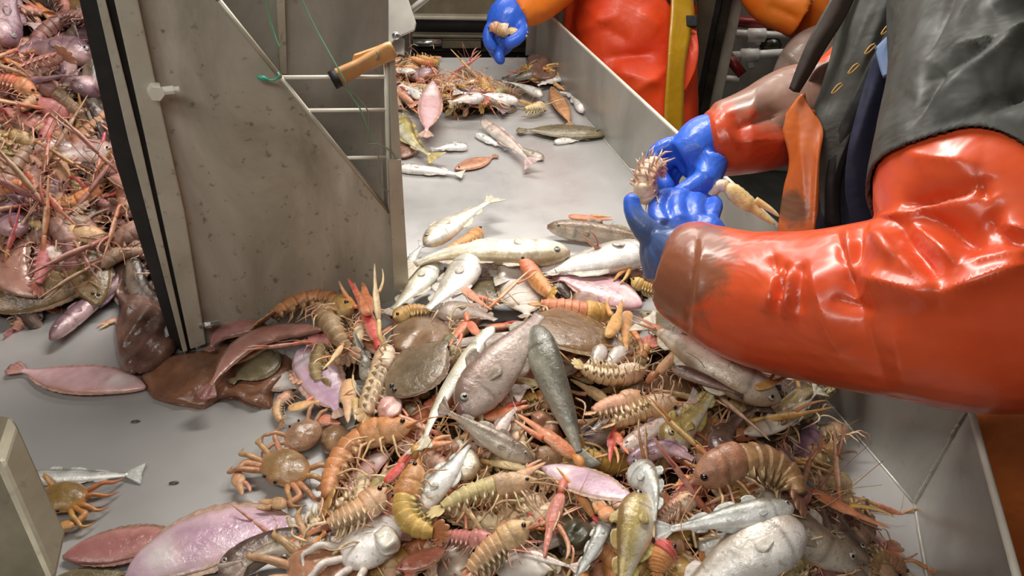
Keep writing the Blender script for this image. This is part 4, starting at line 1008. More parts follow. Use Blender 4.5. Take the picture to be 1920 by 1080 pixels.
# ------------------------------------------------------------------ the catch, one by one
U_, D_, L_, R_ = (0, -1), (0, 1), (-1, 0), (1, 0)
def fish(label, pts, h, dor=None, **k): return place_fish('whiting', label, pts, h, dor, **k)
def flatf(label, pts, h, pal='pink', lift=.004, thick=.2, name='flatfish', **k): return place_fish(name, label, pts, h, None, roll=90, pal=pal, prof='flat', lift=lift, thick=thick, flat=True, cat='flatfish', **k)
lang = place_lang; claw = place_claw

# --- on the bare bed, left
flatf('pink flatfish lying underside up alone on the bare bed at left', [(272, 727), (215, 716), (150, 711), (100, 707), (40, 694)], 33, 'pink', .001, .28)
fish('small silver fish on the bare bed beside the foreground post', [(20, 897), (80, 896), (140, 893), (200, 892), (240, 889)], 17, U_, pal='silver', prof='slim', lift=0)
flatf('pink flatfish with pale head beside the crab claws at lower left', [(118, 1045), (170, 1032), (250, 1018), (350, 996)], 33, 'rose', .002, .26)
flatf('largest lilac flatfish with a fringed edge at the bottom left', [(235, 1092), (300, 1050), (390, 1010), (480, 990), (575, 990)], 55, 'lilac', .003, .2)
fish('glossy brown fish lying over the lilac flatfish', [(412, 1078), (450, 1052), (500, 1025), (550, 1006), (600, 1000)], 30, U_, pal='dark', prof='slim', lift=.020, fins=False, thick=.7)
o = crab_parts(S(120, 930, .012), P(60, 1010)-P(120, 930), Z3, .026, ((132, 100, 58), (190, 130, 76), (200, 160, 110)))
emit('shore_crab', o, S(120, 930, 0), 'orange brown crab on the bed below the small silver fish', 'crab')
claw('pale claw poking out from under the pink flatfish at the left edge', (92, 1008), (130, 985), 10, 'cream', .006)
flatf('brown flatfish tail end at the bottom edge beside the post', [(90, 1092), (150, 1082), (240, 1075)], 18, 'olive', .001, .25)

# --- big brown skate on the bed and things at the gate foot
place_flatshape('brown_skate', 'large wet brown skate spread on the bed at the foot of the gate', [(262, 705), (290, 672), (345, 660), (390, 655), (425, 640), (490, 655), (540, 668), (548, 700), (515, 735), (508, 765), (470, 758), (440, 745), (410, 750), (380, 766), (330, 757), (285, 745)], .016, ((122, 90, 62), (142, 106, 74)), 'brown_skin', .001, 'skate', .35)
place_flatshape('brown_skate', 'dark brown skate hanging down between left heap and gate post', [(230, 470), (262, 500), (290, 560), (318, 605), (330, 650), (290, 690), (240, 700), (222, 680), (214, 620), (222, 570), (205, 530), (210, 490)], .022, ((96, 72, 60), (122, 92, 74)), 'brown_skin', .012, 'skate', .4, seed=2.2)
place_fish('monkfish', 'purple grey long snouted fish sliding out of the left heap', [(95, 636), (118, 612), (150, 585), (190, 552), (225, 525), (255, 470)], 19, L_, pal='purple', prof='slim', lift=.012, thick=.8, tail=False)
fish('small white fish head with an eye beside the foot of the gate post', [(300, 648), (308, 632), (318, 612), (325, 590)], 15, L_, pal='silver', prof='head', lift=.02, tail=False, fins=False)
claw('pale yellow claw tip lying below the purple fish', (222, 598), (182, 612), 7, 'cream', .004)
flatf('mauve flatfish arched like a bow left of the heap', [(604, 618), (548, 621), (490, 628), (440, 660), (395, 722)], 17, 'rose', .035, .35)
flatf('rosy flatfish curled against the foot of the gate plate', [(500, 612), (455, 612), (415, 625), (396, 650)], 15, 'rose', .02, .35)
claw('long cream claw lying under the arched mauve flatfish', (432, 682), (522, 638), 9, 'cream', .022, .04)
flatf('grey olive flatfish lying on the brown skate', [(520, 660), (480, 690), (440, 712)], 26, 'olive', .014, .2)

# --- left shoulder of the heap
lang('orange lobster with white spiked tail against the gate plate', [(655, 583), (625, 565), (585, 560), (540, 575), (488, 604)], 21, U_, 50, 'amber', .03, claws=0, ant=False)
claw('long pink claw pointing straight up in front of the gate plate', (706, 640), (648, 520), 13, 'red', .05, .06, dz=.045, arm=(716, 668))
claw('rounded orange claw standing behind the long pink claw', (688, 590), (676, 528), 15, 'orange', .05, .05, dz=.03)
lang('olive lobster sloping down in front of the orange spiked one', [(606, 590), (622, 612), (640, 640), (660, 672)], 21, L_, 30, 'olive', .03, claws=0, ant=False)
fish('grey fish head with a white eye squeezed between lobsters on the left shoulder', [(697, 712), (688, 690), (676, 660), (664, 625)], 19, R_, pal='grey', prof='head', lift=.03, tail=False)
lang('cream lobster with tangled legs climbing up beside the olive flatfish', [(728, 640), (718, 685), (702, 728), (690, 760), (684, 790)], 22, L_, 120, 'cream', .045, claws=2)
flatf('white and lilac flatfish belly up near the left edge of the heap', [(560, 655), (590, 690), (612, 730), (632, 770)], 40, 'lilac', .022, .16)
flatf('small white flatfish under the lilac one at the heap edge', [(490, 700), (520, 710), (560, 728)], 24, 'white', .006, .2)
flatf('olive brown flatfish with bright wet shine left of the long white fish', [(728, 742), (765, 710), (800, 675), (838, 640)], 45, 'olive', .055, .16)
place_flatshape('brown_skate', 'slimy brown skate wing above the olive flatfish', [(735, 610), (780, 592), (830, 600), (850, 640), (820, 660), (770, 665), (735, 655)], .018, ((120, 92, 72), (146, 116, 92)), 'brown_skin', .035, seed=3.1)
place_flatshape('scallop', 'small pink and white scallop flesh on the left slope', [(706, 765), (716, 745), (740, 738), (754, 752), (750, 775), (730, 786), (712, 782)], .016, ((226, 160, 158), (236, 206, 196)), 'gut', .05, 'scallop', .4)
claw('flat beige claw standing beside the pink scallop flesh', (655, 712), (657, 792), 16, 'cream', .035, .02)
claw('amber claw between the beige claw and the scallop flesh', (690, 735), (690, 792), 15, 'amber', .035, .02)
claw('orange claw laid flat on the left edge of the heap', (540, 768), (612, 745), 11, 'peach', .025, .1)
claw('pink claw with toothed fingers under the laid flat orange claw', (600, 785), (640, 792), 13, 'rose', .02, .15)
lang('small peach lobster curled at the left rim of the heap', [(560, 735), (530, 748), (518, 770), (530, 795)], 11, L_, 60, 'peach', .006, claws=1, ant=False)
place_fish('gurnard', 'grey fish head with a yellow eye left of the red claws', [(818, 588), (850, 583), (885, 585), (930, 600)], 19, U_, pal='greybr', prof='head', lift=.035, tail=False)
lang('orange olive lobster tail behind the brown skate wing', [(740, 600), (762, 585), (785, 582), (815, 585)], 15, U_, 40, 'amber', .03, claws=0, legs=False, ant=False)

# --- back edge of the heap
fish('white fish standing tail up at the back left of the heap', [(797, 460), (832, 432), (872, 405), (916, 378)], 24, L_, roll=95, pal='cream', lift=.03)
lang('orange lobster hidden behind the tail up white fish', [(905, 428), (890, 445), (860, 462), (822, 478)], 15, U_, 40, 'orange', .015, claws=0, legs=False, ant=False)
fish('long pale fish with big eye lying across the back of the heap', [(1069, 474), (1018, 474), (950, 472), (880, 472), (820, 480), (778, 496)], 24, D_, roll=100, pal='cream', prof='slim', lift=.035)
fish('brown backed fish at the back running under the gloved wrist', [(1026, 425), (1080, 432), (1140, 440), (1200, 452), (1270, 462)], 20, U_, roll=30, pal='brown', prof='slim', lift=.006)
claw('orange claw resting on the brown backed fish', (1066, 406), (1149, 411), 9, 'orange', .03, .06)
fish('broad white bellied fish behind the pink flatfish', [(1205, 468), (1150, 484), (1085, 497), (1020, 507), (960, 516)], 36, U_, roll=100, pal='white', lift=.012)
flatf('pink flatfish with a wet shine at the back right of the heap', [(1204, 575), (1150, 550), (1100, 532), (1048, 522)], 26, 'pink', .030, .3)
fish('white fish with a dark red gill slit at the back left', [(887, 470), (872, 505), (848, 540), (800, 580)], 33, L_, roll=100, pal='white', lift=.03, tail=False)
fish('white fish pointing down left beside the gate corner post', [(812, 490), (795, 520), (772, 548), (735, 580)], 27, L_, roll=100, pal='cream', lift=.02)
fish('small silver fish hanging at the foot of the corner post', [(768, 530), (770, 505), (772, 485), (790, 462)], 13, L_, pal='silver', prof='slim', lift=.012)
flatf('white spotted flatfish standing on edge at the back centre', [(944, 478), (960, 510), (975, 545), (988, 590)], 36, 'white', .028, .25)
flatf('brown flatfish tucked beside the white spotted one', [(880, 560), (915, 548), (965, 560)], 28, 'olive', .024, .2)
lang('bright orange lobster tail bent downward at the back centre', [(972, 480), (990, 500), (1008, 528), (1036, 556)], 17, L_, 60, 'orange', .045, claws=0, legs=False, ant=False)
lang('bright orange lobster stretched sideways at the back right', [(1150, 592), (1110, 588), (1060, 578), (1000, 570)], 20, U_, 30, 'orange', .045, claws=0, ant=False)
claw('orange claw folded in front of the stretched orange lobster', (1140, 632), (1163, 560), 13, 'orange', .06, .10, dz=.02)
claw('orange claw hanging down beside the folded orange claw', (1178, 585), (1180, 660), 13, 'orange', .055, .08)
claw('orange claw leaning on the broad white bellied fish', (1198, 480), (1152, 528), 9, 'orange', .045, .08)
lang('amber lobster tail half under the sleeve cuff', [(1180, 525), (1210, 538), (1240, 548)], 12, U_, 40, 'amber', .03, claws=0, ant=False, legs=False)
place_flatshape('sea_snail', 'round wet brown lump under the pink flatfish', [(1068, 560), (1080, 548), (1105, 546), (1122, 556), (1122, 572), (1095, 578), (1074, 574)], .02, ((128, 96, 72), (150, 116, 86)), 'brown_skin', .04, 'snail')
claw('red claw forming the left arm of a V above the long white fish', (876, 604), (844, 650), 9, 'red', .06, .1, arm=(874, 590))
claw('red claw forming the right arm of a V above the long white fish', (880, 604), (912, 642), 9, 'red', .06, .1)
claw('peach claw lying behind the pair of red claws', (866, 538), (924, 580), 10, 'peach', .045, .1)

# --- middle of the heap
fish('long white bellied fish slanting down the middle of the heap', [(925, 612), (882, 668), (845, 722), (815, 775), (796, 822)], 20, L_, roll=110, pal='cream', prof='slim', lift=.055, fins=False)
place_fish('haddock', 'large grey brown fish with a big eye in the middle of the heap', [(864, 778), (896, 734), (932, 690), (968, 645), (1012, 590)], 46, L_, roll=66, pal='greybr', lift=.055, thick=.55, tail=False)
place_fish('rockling', 'dark grey smooth fish beside the large grey brown one', [(1002, 612), (1018, 665), (1042, 730), (1066, 790), (1085, 850)], 33, R_, roll=60, pal='grey', prof='slim', lift=.055, fins=False, eye=False)
flatf('broad brown flatfish behind the large grey brown fish', [(985, 600), (1050, 612), (1110, 628), (1170, 652)], 38, 'brown', .04, .16)
fish('grey fish showing its forked tail in the middle front', [(1000, 862), (950, 840), (905, 812), (862, 785), (838, 772)], 21, U_, roll=60, pal='greybr', lift=.062, tailspread=1.3)
claw('large orange claw pointing up left in the middle of the heap', (1078, 858), (968, 778), 15, 'orange', .07, .05, arm=(1092, 880))
claw('red orange claw flesh under the chin of the large fish', (908, 782), (992, 757), 14, 'red', .05, .03)
fish('slim lilac fish pointing up below the red claw flesh', [(918, 838), (935, 810), (950, 785), (968, 765)], 14, L_, pal='pinkw', prof='slim', lift=.05, tail=False)
place_fish('squid', 'left of two fat white bodies right of centre', [(1130, 652), (1120, 668), (1108, 690)], 17, U_, pal='white', lift=.05, tail=False, fins=False, eye=False, thick=.9, cat='squid')
place_fish('squid', 'right of two fat white bodies right of centre', [(1170, 655), (1150, 672), (1132, 694)], 18, U_, pal='white', lift=.05, tail=False, fins=False, eye=False, thick=.9, cat='squid')
lang('cream lobster lying belly up below the two fat white bodies', [(1218, 690), (1185, 700), (1150, 706), (1112, 700), (1080, 680)], 20, D_, 165, 'cream', .05, claws=0)
lang('peach lobster lying across the right of the centre', [(1212, 742), (1180, 752), (1140, 762), (1104, 776)], 20, U_, 50, 'peach', .06, claws=0)
lang('cream bellied lobster just below the peach lobster', [(1280, 752), (1235, 760), (1190, 775), (1135, 800)], 21, D_, 130, 'peach', .055, claws=0)
claw('orange claw pointing down beside the purple snout', (1150, 810), (1146, 868), 9, 'red', .06, .12)
claw('orange claw crossing toward the purple snout', (1150, 808), (1182, 852), 9, 'red', .06, .12, arm=(1158, 795))
place_flatshape('sea_snail', 'round brown lump touching the grey smooth fish', [(995, 775), (1015, 768), (1040, 785), (1048, 812), (1025, 822), (1002, 808)], .02, ((150, 112, 80), (168, 130, 98)), 'brown_skin', .04, 'snail', seed=4)
claw('yellow and orange claw left of the forked grey tail', (780, 838), (848, 826), 13, 'amber', .06, .12, arm=(778, 858))
fish('scaly silver fish behind the S curved lobster', [(772, 965), (805, 925), (845, 882), (880, 832)], 24, L_, roll=85, pal='silver', lift=.045, tail=False)
fish('fish tail stub curving beside the scaly silver fish', [(870, 900), (880, 860), (860, 825)], 22, R_, pal='cream', lift=.04, eye=False, fins=False, tail=False)
lang('olive cream lobster with spiked tail below the big orange claw', [(1010, 905), (965, 905), (920, 912), (870, 928), (812, 962)], 19, U_, 40, 'cream', .062, claws=0)
claw('long cream claw above the olive cream lobster', (960, 898), (1022, 865), 11, 'cream', .075, .04)
flatf('lilac flatfish with pointed tail right of the olive cream lobster', [(1016, 877), (1070, 892), (1130, 915), (1200, 940)], 24, 'lilac', .062, .22)
claw('red and pink claw pointing down with open fingers at lower centre', (1052, 925), (1024, 1048), 14, 'rose', .06, .22, arm=(1058, 900))

# --- lower left
lang('large orange lobster curled like a C at the left of the heap', [(785, 800), (735, 805), (685, 815), (648, 845), (622, 890), (612, 952)], 26, L_, 55, 'amber', .03, claws=0)
lang('orange lobster bent like a hook with a white bellied head', [(792, 862), (772, 905), (754, 950), (775, 990), (832, 1000)], 24, R_, -60, 'amber', .055, claws=0)
lang('peach lobster lying below the C curled lobster', [(730, 920), (700, 940), (660, 965), (606, 988)], 25, U_, 60, 'peach', .045, claws=0)
claw('long orange claw rising toward the yellow claw', (722, 905), (782, 838), 11, 'red', .055, .03)
flatf('small pink flatfish inside the curl of the C shaped lobster', [(733, 852), (700, 868), (668, 900), (645, 942)], 19, 'pink', .018, .25)
o = crab_parts(S(537, 875, .020), P(470, 930)-P(537, 870), Z3, .031, ((146, 112, 76), (186, 134, 96), (206, 170, 132)))
emit('swimming_crab', o, S(537, 875, 0), 'tan crab standing on the bare bed left of the C shaped lobster', 'crab')
o = crab_parts(S(570, 818, .018), P(530, 780)-P(570, 818), nrm([.2, -.3, 1]), .024, ((150, 116, 86), (188, 146, 112), (214, 188, 160)), True, claws=False)
emit('swimming_crab', o, S(570, 818, 0), 'smaller tan crab tipped upside down above the standing crab', 'crab')
place_flatshape('sea_snail', 'shiny olive brown snail beside the upturned crab', [(600, 830), (605, 805), (630, 793), (655, 805), (662, 830), (640, 852), (612, 852)], .03, ((112, 88, 58), (140, 114, 76)), 'brown_skin', .008, 'snail', .15, seed=2)
o = crab_parts(S(612, 1066, .025), P(560, 1140)-P(612, 1066), Z3, .038, ((168, 128, 92), (186, 146, 108), (214, 180, 144)), claws=False)
emit('edible_crab', o, S(612, 1066, 0), 'large tan crab shell at the bottom edge', 'crab')
o = crab_parts(S(700, 1018, .03), P(650, 980)-P(700, 1018), Z3, .034, ((236, 232, 226), (226, 216, 206), (232, 224, 212)), True, claws=False)
emit('white_crab', o, S(700, 1018, 0), 'white belly up crab with pale legs at the lower left', 'crab')
place_flatshape('fish_gut', 'yellow and white gut lump on the white belly up crab', [(700, 1000), (725, 985), (745, 1000), (750, 1025), (722, 1035), (704, 1022)], .014, ((222, 214, 196), (230, 224, 214)), 'gut', .055, 'guts', .5)
flatf('thin brown flatfish at the bottom left of the centre', [(742, 1066), (775, 1055), (812, 1042), (842, 1020)], 16, 'orange', .04, .25)

# --- bottom
lang('pale brown lobster slanting down at the bottom centre', [(1000, 985), (960, 1005), (915, 1035), (870, 1082)], 25, U_, 40, 'peach', .055, claws=1)
lang('tawny lobster with long legs above the bottom centre lobster', [(930, 1010), (890, 1012), (850, 1005), (815, 1010)], 16, U_, 50, 'rose', .05, claws=2)
flatf('white flatfish under the bottom centre lobster', [(930, 1070), (980, 1060), (1040, 1065)], 34, 'white', .03, .18)
place_flatshape('dogfish_head', 'dark green wet rounded head at the bottom centre', [(1040, 1000), (1050, 975), (1080, 965), (1110, 980), (1115, 1010), (1090, 1030), (1055, 1028)], .03, ((60, 60, 46), (84, 82, 62)), 'brown_skin', .02, 'fish', .15, seed=5)
fish('thin copper fish lying at the bottom beside the open pink claw', [(962, 1028), (1000, 1040), (1035, 1052), (1070, 1062)], 10, U_, pal='pinkw', prof='slim', lift=.05, fins=False)
claw('brown cup shaped claw beside the yellow bellied fish', (1145, 975), (1118, 940), 17, 'amber', .06, .02)
place_fish('cod', 'large fish with a yellow flank standing at the bottom right of centre', [(1204, 925), (1192, 985), (1178, 1045), (1162, 1120)], 40, L_, roll=75, pal='yellow', lift=.055, tail=False)
fish('slim silver fish left of the yellow flanked fish', [(1140, 965), (1125, 1005), (1100, 1050), (1072, 1090)], 15, L_, pal='silver', prof='slim', lift=.045, eye=False)
place_fish('cod', 'silver grey fish head above the yellow flanked fish', [(1188, 878), (1215, 900), (1228, 935), (1225, 980)], 32, U_, roll=60, pal='silver', prof='head', lift=.06, tail=False)
claw('silvery pointed claw between the two fish at bottom right', (1214, 940), (1220, 1010), 11, 'cream', .07, .02)
lang('big tawny lobster with a round head at the lower right', [(1296, 918), (1330, 888), (1380, 862), (1440, 862), (1490, 900), (1500, 950)], 31, U_, 40, 'brown', .05, claws=0)
claw('bright red claw tip beside the round head of the tawny lobster', (1292, 892), (1262, 918), 8, 'red', .06, .04)
fish('silver fish lying crosswise below the tawny lobster', [(1488, 950), (1440, 960), (1380, 968), (1310, 982), (1255, 992)], 28, U_, roll=75, pal='silver', lift=.058, thick=.7)
place_fish('cod', 'fattest white bellied fish at the bottom right', [(1500, 985), (1440, 1020), (1360, 1065), (1260, 1130)], 62, U_, roll=100, pal='white', lift=.045, thick=.75, eye=False)
fish('small silver fish peeping between the crosswise and the fattest fish', [(1310, 1030), (1340, 1012), (1372, 998)], 15, U_, pal='silver', lift=.045, eye=False, fins=False)
lang('orange shelled lobster at the bottom beside the fattest fish', [(1262, 1020), (1240, 1045), (1232, 1080)], 26, U_, 20, 'red', .05, claws=0, ant=False)
lang('peach lobster half hidden under the tawny lobster', [(1310, 925), (1280, 945), (1250, 965), (1228, 985)], 20, U_, 110, 'peach', .04, claws=1)
flatf('crumpled rose flatfish right of the crosswise silver fish', [(1470, 880), (1490, 920), (1500, 960)], 30, 'rose', .045, .2)

# --- right flank
place_fish('cod', 'large pale fish with its head toward the steel wall on the right flank', [(1462, 752), (1405, 722), (1345, 688), (1290, 655), (1220, 612)], 38, D_, roll=118, pal='cream', lift=.058)
claw('brown orange claw standing against the large pale fish', (1232, 700), (1298, 622), 11, 'brown', .07, .08, arm=(1214, 716))
claw('yellow claw resting on the head of the large pale fish', (1416, 728), (1478, 702), 9, 'amber', .095, .12)
place_fish('gurnard', 'grey yellow fish head with a large eye on the right flank', [(1248, 835), (1280, 805), (1315, 765), (1345, 715)], 32, L_, roll=70, pal='yellow', prof='head', lift=.05, tail=False)
fish('lilac silver fish slanting under the cream bellied lobster', [(1165, 845), (1208, 814), (1250, 786), (1296, 752)], 17, U_, pal='pinkw', prof='slim', lift=.055)
place_fish('gurnard', 'small purple snouted fish at the lower right of the centre', [(1176, 868), (1212, 850), (1256, 840), (1300, 862)], 16, U_, roll=60, pal='purple', prof='slim', lift=.065, tail=False)
fish('dark purple fish with spread fins right of the large eye', [(1345, 850), (1358, 820), (1385, 785), (1420, 765)], 26, L_, pal='dark', prof='head', lift=.055)
fish('dark fish tail hooked over the large pale fish', [(1260, 690), (1290, 700), (1330, 715), (1380, 735)], 12, U_, pal='dark', prof='slim', lift=.08, fins=False, eye=False)
flatf('grey olive flatfish under the sleeve cuff', [(1200, 585), (1235, 600), (1280, 630)], 22, 'olive', .045, .25)
place_flatshape('net_bag', 'olive slimy net lump at the far right end of the heap', [(1400, 800), (1440, 770), (1470, 745), (1500, 722), (1535, 712), (1548, 740), (1530, 775), (1490, 800), (1445, 815)], .035, ((112, 98, 66), (150, 134, 96)), 'gut', .03, 'catch', .5, seed=6)
fish('yellow grey fish along the edge of the slimy net lump', [(1395, 812), (1440, 800), (1490, 775), (1530, 735)], 18, U_, pal='cream', lift=.06, eye=False)

# --- far small heap in the channel
def kf(*a, **k): k.setdefault('lift', .02); return fish(*a, **k)
flatf('pink flatfish standing out on the far small heap', [(812, 152), (808, 180), (806, 210), (799, 246)], 20, 'pink', .05, .25)
kf('yellow white fish at the left end of the far heap', [(752, 215), (760, 245), (780, 272), (806, 290)], 19, R_, roll=70, pal='yellow', lift=.012)
kf('slim white fish alone in front of the far heap at left', [(746, 315), (790, 318), (830, 322), (856, 326)], 10, U_, pal='white', prof='slim', lift=0)
flatf('small brown flatfish touching the slim white fish', [(853, 318), (890, 306), (925, 294)], 13, 'orange', .001, .2)
kf('long pinkish fish pointing to its tail in front of the far heap', [(902, 226), (930, 248), (965, 275), (988, 298)], 13, R_, roll=60, pal='pinkw', prof='slim', lift=.014)
kf('small fish head behind the tail of the long pinkish fish', [(1020, 297), (1000, 290), (975, 276)], 10, U_, pal='greybr', lift=.001, tail=False)
kf('thin silver tail under the long pinkish fish', [(892, 250), (915, 262), (945, 275)], 9, U_, pal='silver', prof='slim', lift=.001, eye=False)
flatf('long dark brown flatfish in front of the far heap at right', [(1136, 252), (1090, 247), (1040, 245), (985, 244)], 13, 'olive', .003, .25)
kf('small white fish tucked under the dark brown flatfish', [(1038, 267), (1065, 263), (1095, 259)], 7, U_, pal='white', prof='slim', lift=0)
flatf('orange brown flatfish pointing down at the right of the far heap', [(1034, 163), (1045, 185), (1058, 208), (1068, 230)], 14, 'orange', .012, .3)
kf('white speckled fish against the right wall of the channel', [(1094, 210), (1088, 192), (1072, 178), (1050, 172)], 14, R_, pal='white', lift=.002, tail=False)
kf('white fish on top of the far heap at right', [(1018, 180), (995, 168), (970, 158), (952, 154)], 10, U_, roll=100, pal='white', lift=.02)
kf('white fish behind the orange brown flatfish', [(1055, 145), (1035, 150), (1008, 160)], 10, U_, pal='white', prof='head', lift=.012, tail=False)
kf('grey fish along the back of the far heap', [(1004, 138), (975, 142), (940, 152)], 9, U_, pal='grey', prof='slim', lift=.015)
kf('white fish with pink edges in the middle of the far heap', [(907, 184), (885, 184), (848, 190)], 11, U_, roll=100, pal='pinkw', lift=.04)
kf('small fish at the front edge of the far heap', [(878, 276), (850, 275), (815, 279)], 8, U_, pal='silver', prof='slim', lift=.002)
kf('white fish poking out behind the standing pink flatfish', [(790, 185), (775, 170), (755, 160)], 10, U_, pal='white', lift=.03)
kf('pale fish at the top left of the far heap', [(780, 134), (755, 132), (735, 128)], 8, U_, pal='white', lift=.03)
lang('yellow lobster with spread legs at the right end of the far heap', [(1022, 196), (1002, 203), (980, 205)], 10, U_, 50, 'cream', .012, claws=2)
place_flatshape('brown_skate', 'brown skate draped at the back right of the far heap', [(985, 110), (1005, 98), (1035, 100), (1050, 120), (1045, 145), (1015, 150), (990, 140)], .03, ((120, 90, 76), (144, 110, 92)), 'brown_skin', .012, 'skate', .4)
place_flatshape('brown_skate', 'brown skate lying low at the front left of the far heap', [(742, 270), (765, 262), (785, 278), (775, 292), (748, 296)], .01, ((120, 84, 66), (140, 100, 80)), 'brown_skin', .002, 'skate', .2)
claw('yellow claw at the top left of the far heap', (805, 108), (830, 108), 5, 'amber', .01)

# --- notable ones in the left heap
place_fish('redfish', 'lilac white fish with a wet shine halfway up the left heap', [(215, 290), (170, 282), (125, 288), (85, 300)], 24, U_, roll=75, pal='pinkw', lift=.03)
place_fish('redfish', 'broad purple fish near the top of the left heap', [(175, 110), (130, 95), (80, 90), (20, 95)], 30, U_, roll=75, pal='purple', lift=.03)
place_fish('redfish', 'purple fish sliding down against the gate in the left heap', [(185, 178), (155, 160), (125, 150), (90, 145)], 17, U_, pal='purple', prof='slim', lift=.03)
place_fish('redfish', 'dark purple fish under the lilac white one in the left heap', [(130, 345), (95, 350), (55, 355), (10, 372)], 20, U_, pal='purple', lift=.02)
flatf('brown flatfish right of centre in the left heap', [(190, 225), (160, 215), (125, 212)], 20, 'brown', .03, .3)
claw('long orange yellow claw at the foot of the left heap', (180, 520), (40, 512), 11, 'amber', .03, .05)
lang('peach lobster stretched across the lower left heap', [(215, 455), (165, 440), (100, 425), (30, 420)], 18, U_, 40, 'peach', .03)
lang('grey brown lobster hanging head down in the left heap', [(125, 470), (122, 435), (140, 400), (175, 370)], 13, L_, 40, 'purple', .04)
lang('orange lobster near the left frame edge, upper left heap', [(70, 180), (40, 160), (10, 150), (-20, 150)], 15, U_, 40, 'red', .04)

# ------------------------------------------------------------------ repeats that fill the heaps
frng = np.random.default_rng(21)
def flatpath(kind, L):
    t = np.linspace(0, 1, 12)
    if kind == 0: p = np.stack([t*L, .02*L*np.sin(t*3), 0*t], 1)
    elif kind == 1: p = np.stack([t*L, .22*L*np.sin(t*math.pi*.9), 0*t], 1)
    elif kind == 2: a = t*2.6; p = np.stack([L*.38*np.sin(a), L*.38*(1-np.cos(a)), .01*t], 1)
    else: p = np.stack([t*L, .10*L*np.sin(t*5.5), .02*np.sin(t*3)], 1)
    p = p-p.mean(0); return p+np.array([0, 0, .012])
PROTO = {}
def proto_lang(key, kind, roll, pal, claws):
    parts, L = lang_parts(flatpath(kind, .135), (0, 0, 1), roll, None, pal, claws, seed=kind+roll, rg=frng)
    PROTO[key] = parts
def lang_proto_root(key, label, group): return emit('norway_lobster', PROTO[key], (0, 0, 0), label, 'lobster', group)
specs = [('a', 0, 20, 'peach', 2), ('b', 1, 60, 'cream', 1), ('c', 2, 80, 'orange', 1), ('d', 3, 160, 'cream', 2), ('e', 1, -60, 'amber', 2), ('f', 0, -80, 'rose', 1), ('g', 2, -70, 'brown', 1), ('h', 3, 40, 'olive', 0), ('i', 0, 170, 'peach', 1), ('j', 1, 10, 'red', 2), ('k', 3, 70, 'purple', 2)]
for k, kd, ro, pl_, cl_ in specs: proto_lang(k, kd, ro, pl_, cl_)
fspec = [('whiting', 0, 85, .022, .6, 'round', 'white', False), ('whiting', 1, -80, .018, .62, 'slim', 'silver', False), ('whiting', 3, 60, .020, .7, 'round', 'greybr', False),
         ('whiting', 1, 100, .021, .6, 'round', 'pinkw', False), ('redfish', 0, 80, .024, .6, 'head', 'purple', False), ('flatfish', 0, 90, .030, .2, 'flat', 'brown', True), ('flatfish', 1, 90, .028, .2, 'flat', 'pink', True), ('flatfish', 3, 90, .026, .2, 'flat', 'rose', True), ('whiting', 3, 75, .02, .65, 'slim', 'dark', False)]
FPROTO = [fish_parts(flatpath(kd, .17), (0, 0, 1), ro, h_, th_, pf, pl_, flat=fl, seed=kd+ro*.1, rg=frng)[0] for nm, kd, ro, h_, th_, pf, pl_, fl in fspec]
def protocopy(cache, key, maker, loc, rot, sc):
    if key not in cache:
        r_ = maker(); cache[key] = r_; r_.location = tuple(loc); r_.rotation_mode = 'QUATERNION'; r_.rotation_quaternion = rot; r_.scale = (sc,)*3; return r_
    return copy_thing(cache[key], loc, rot, sc)
def claw_root(pal, label, group):
    (V1, F1, C1), (V2, F2, C2) = claw_geo((-.035, 0, .008), (.035, 0, .008), (0, 0, 1), .009, LP[pal], .14)
    return emit('lobster_claw', [Part('palm', V1, F1, C1, 'shell'), Part('claw_finger', V2, F2, C2, 'shell')], (0, 0, 0), label, 'claw', group)
GROUPS = {}
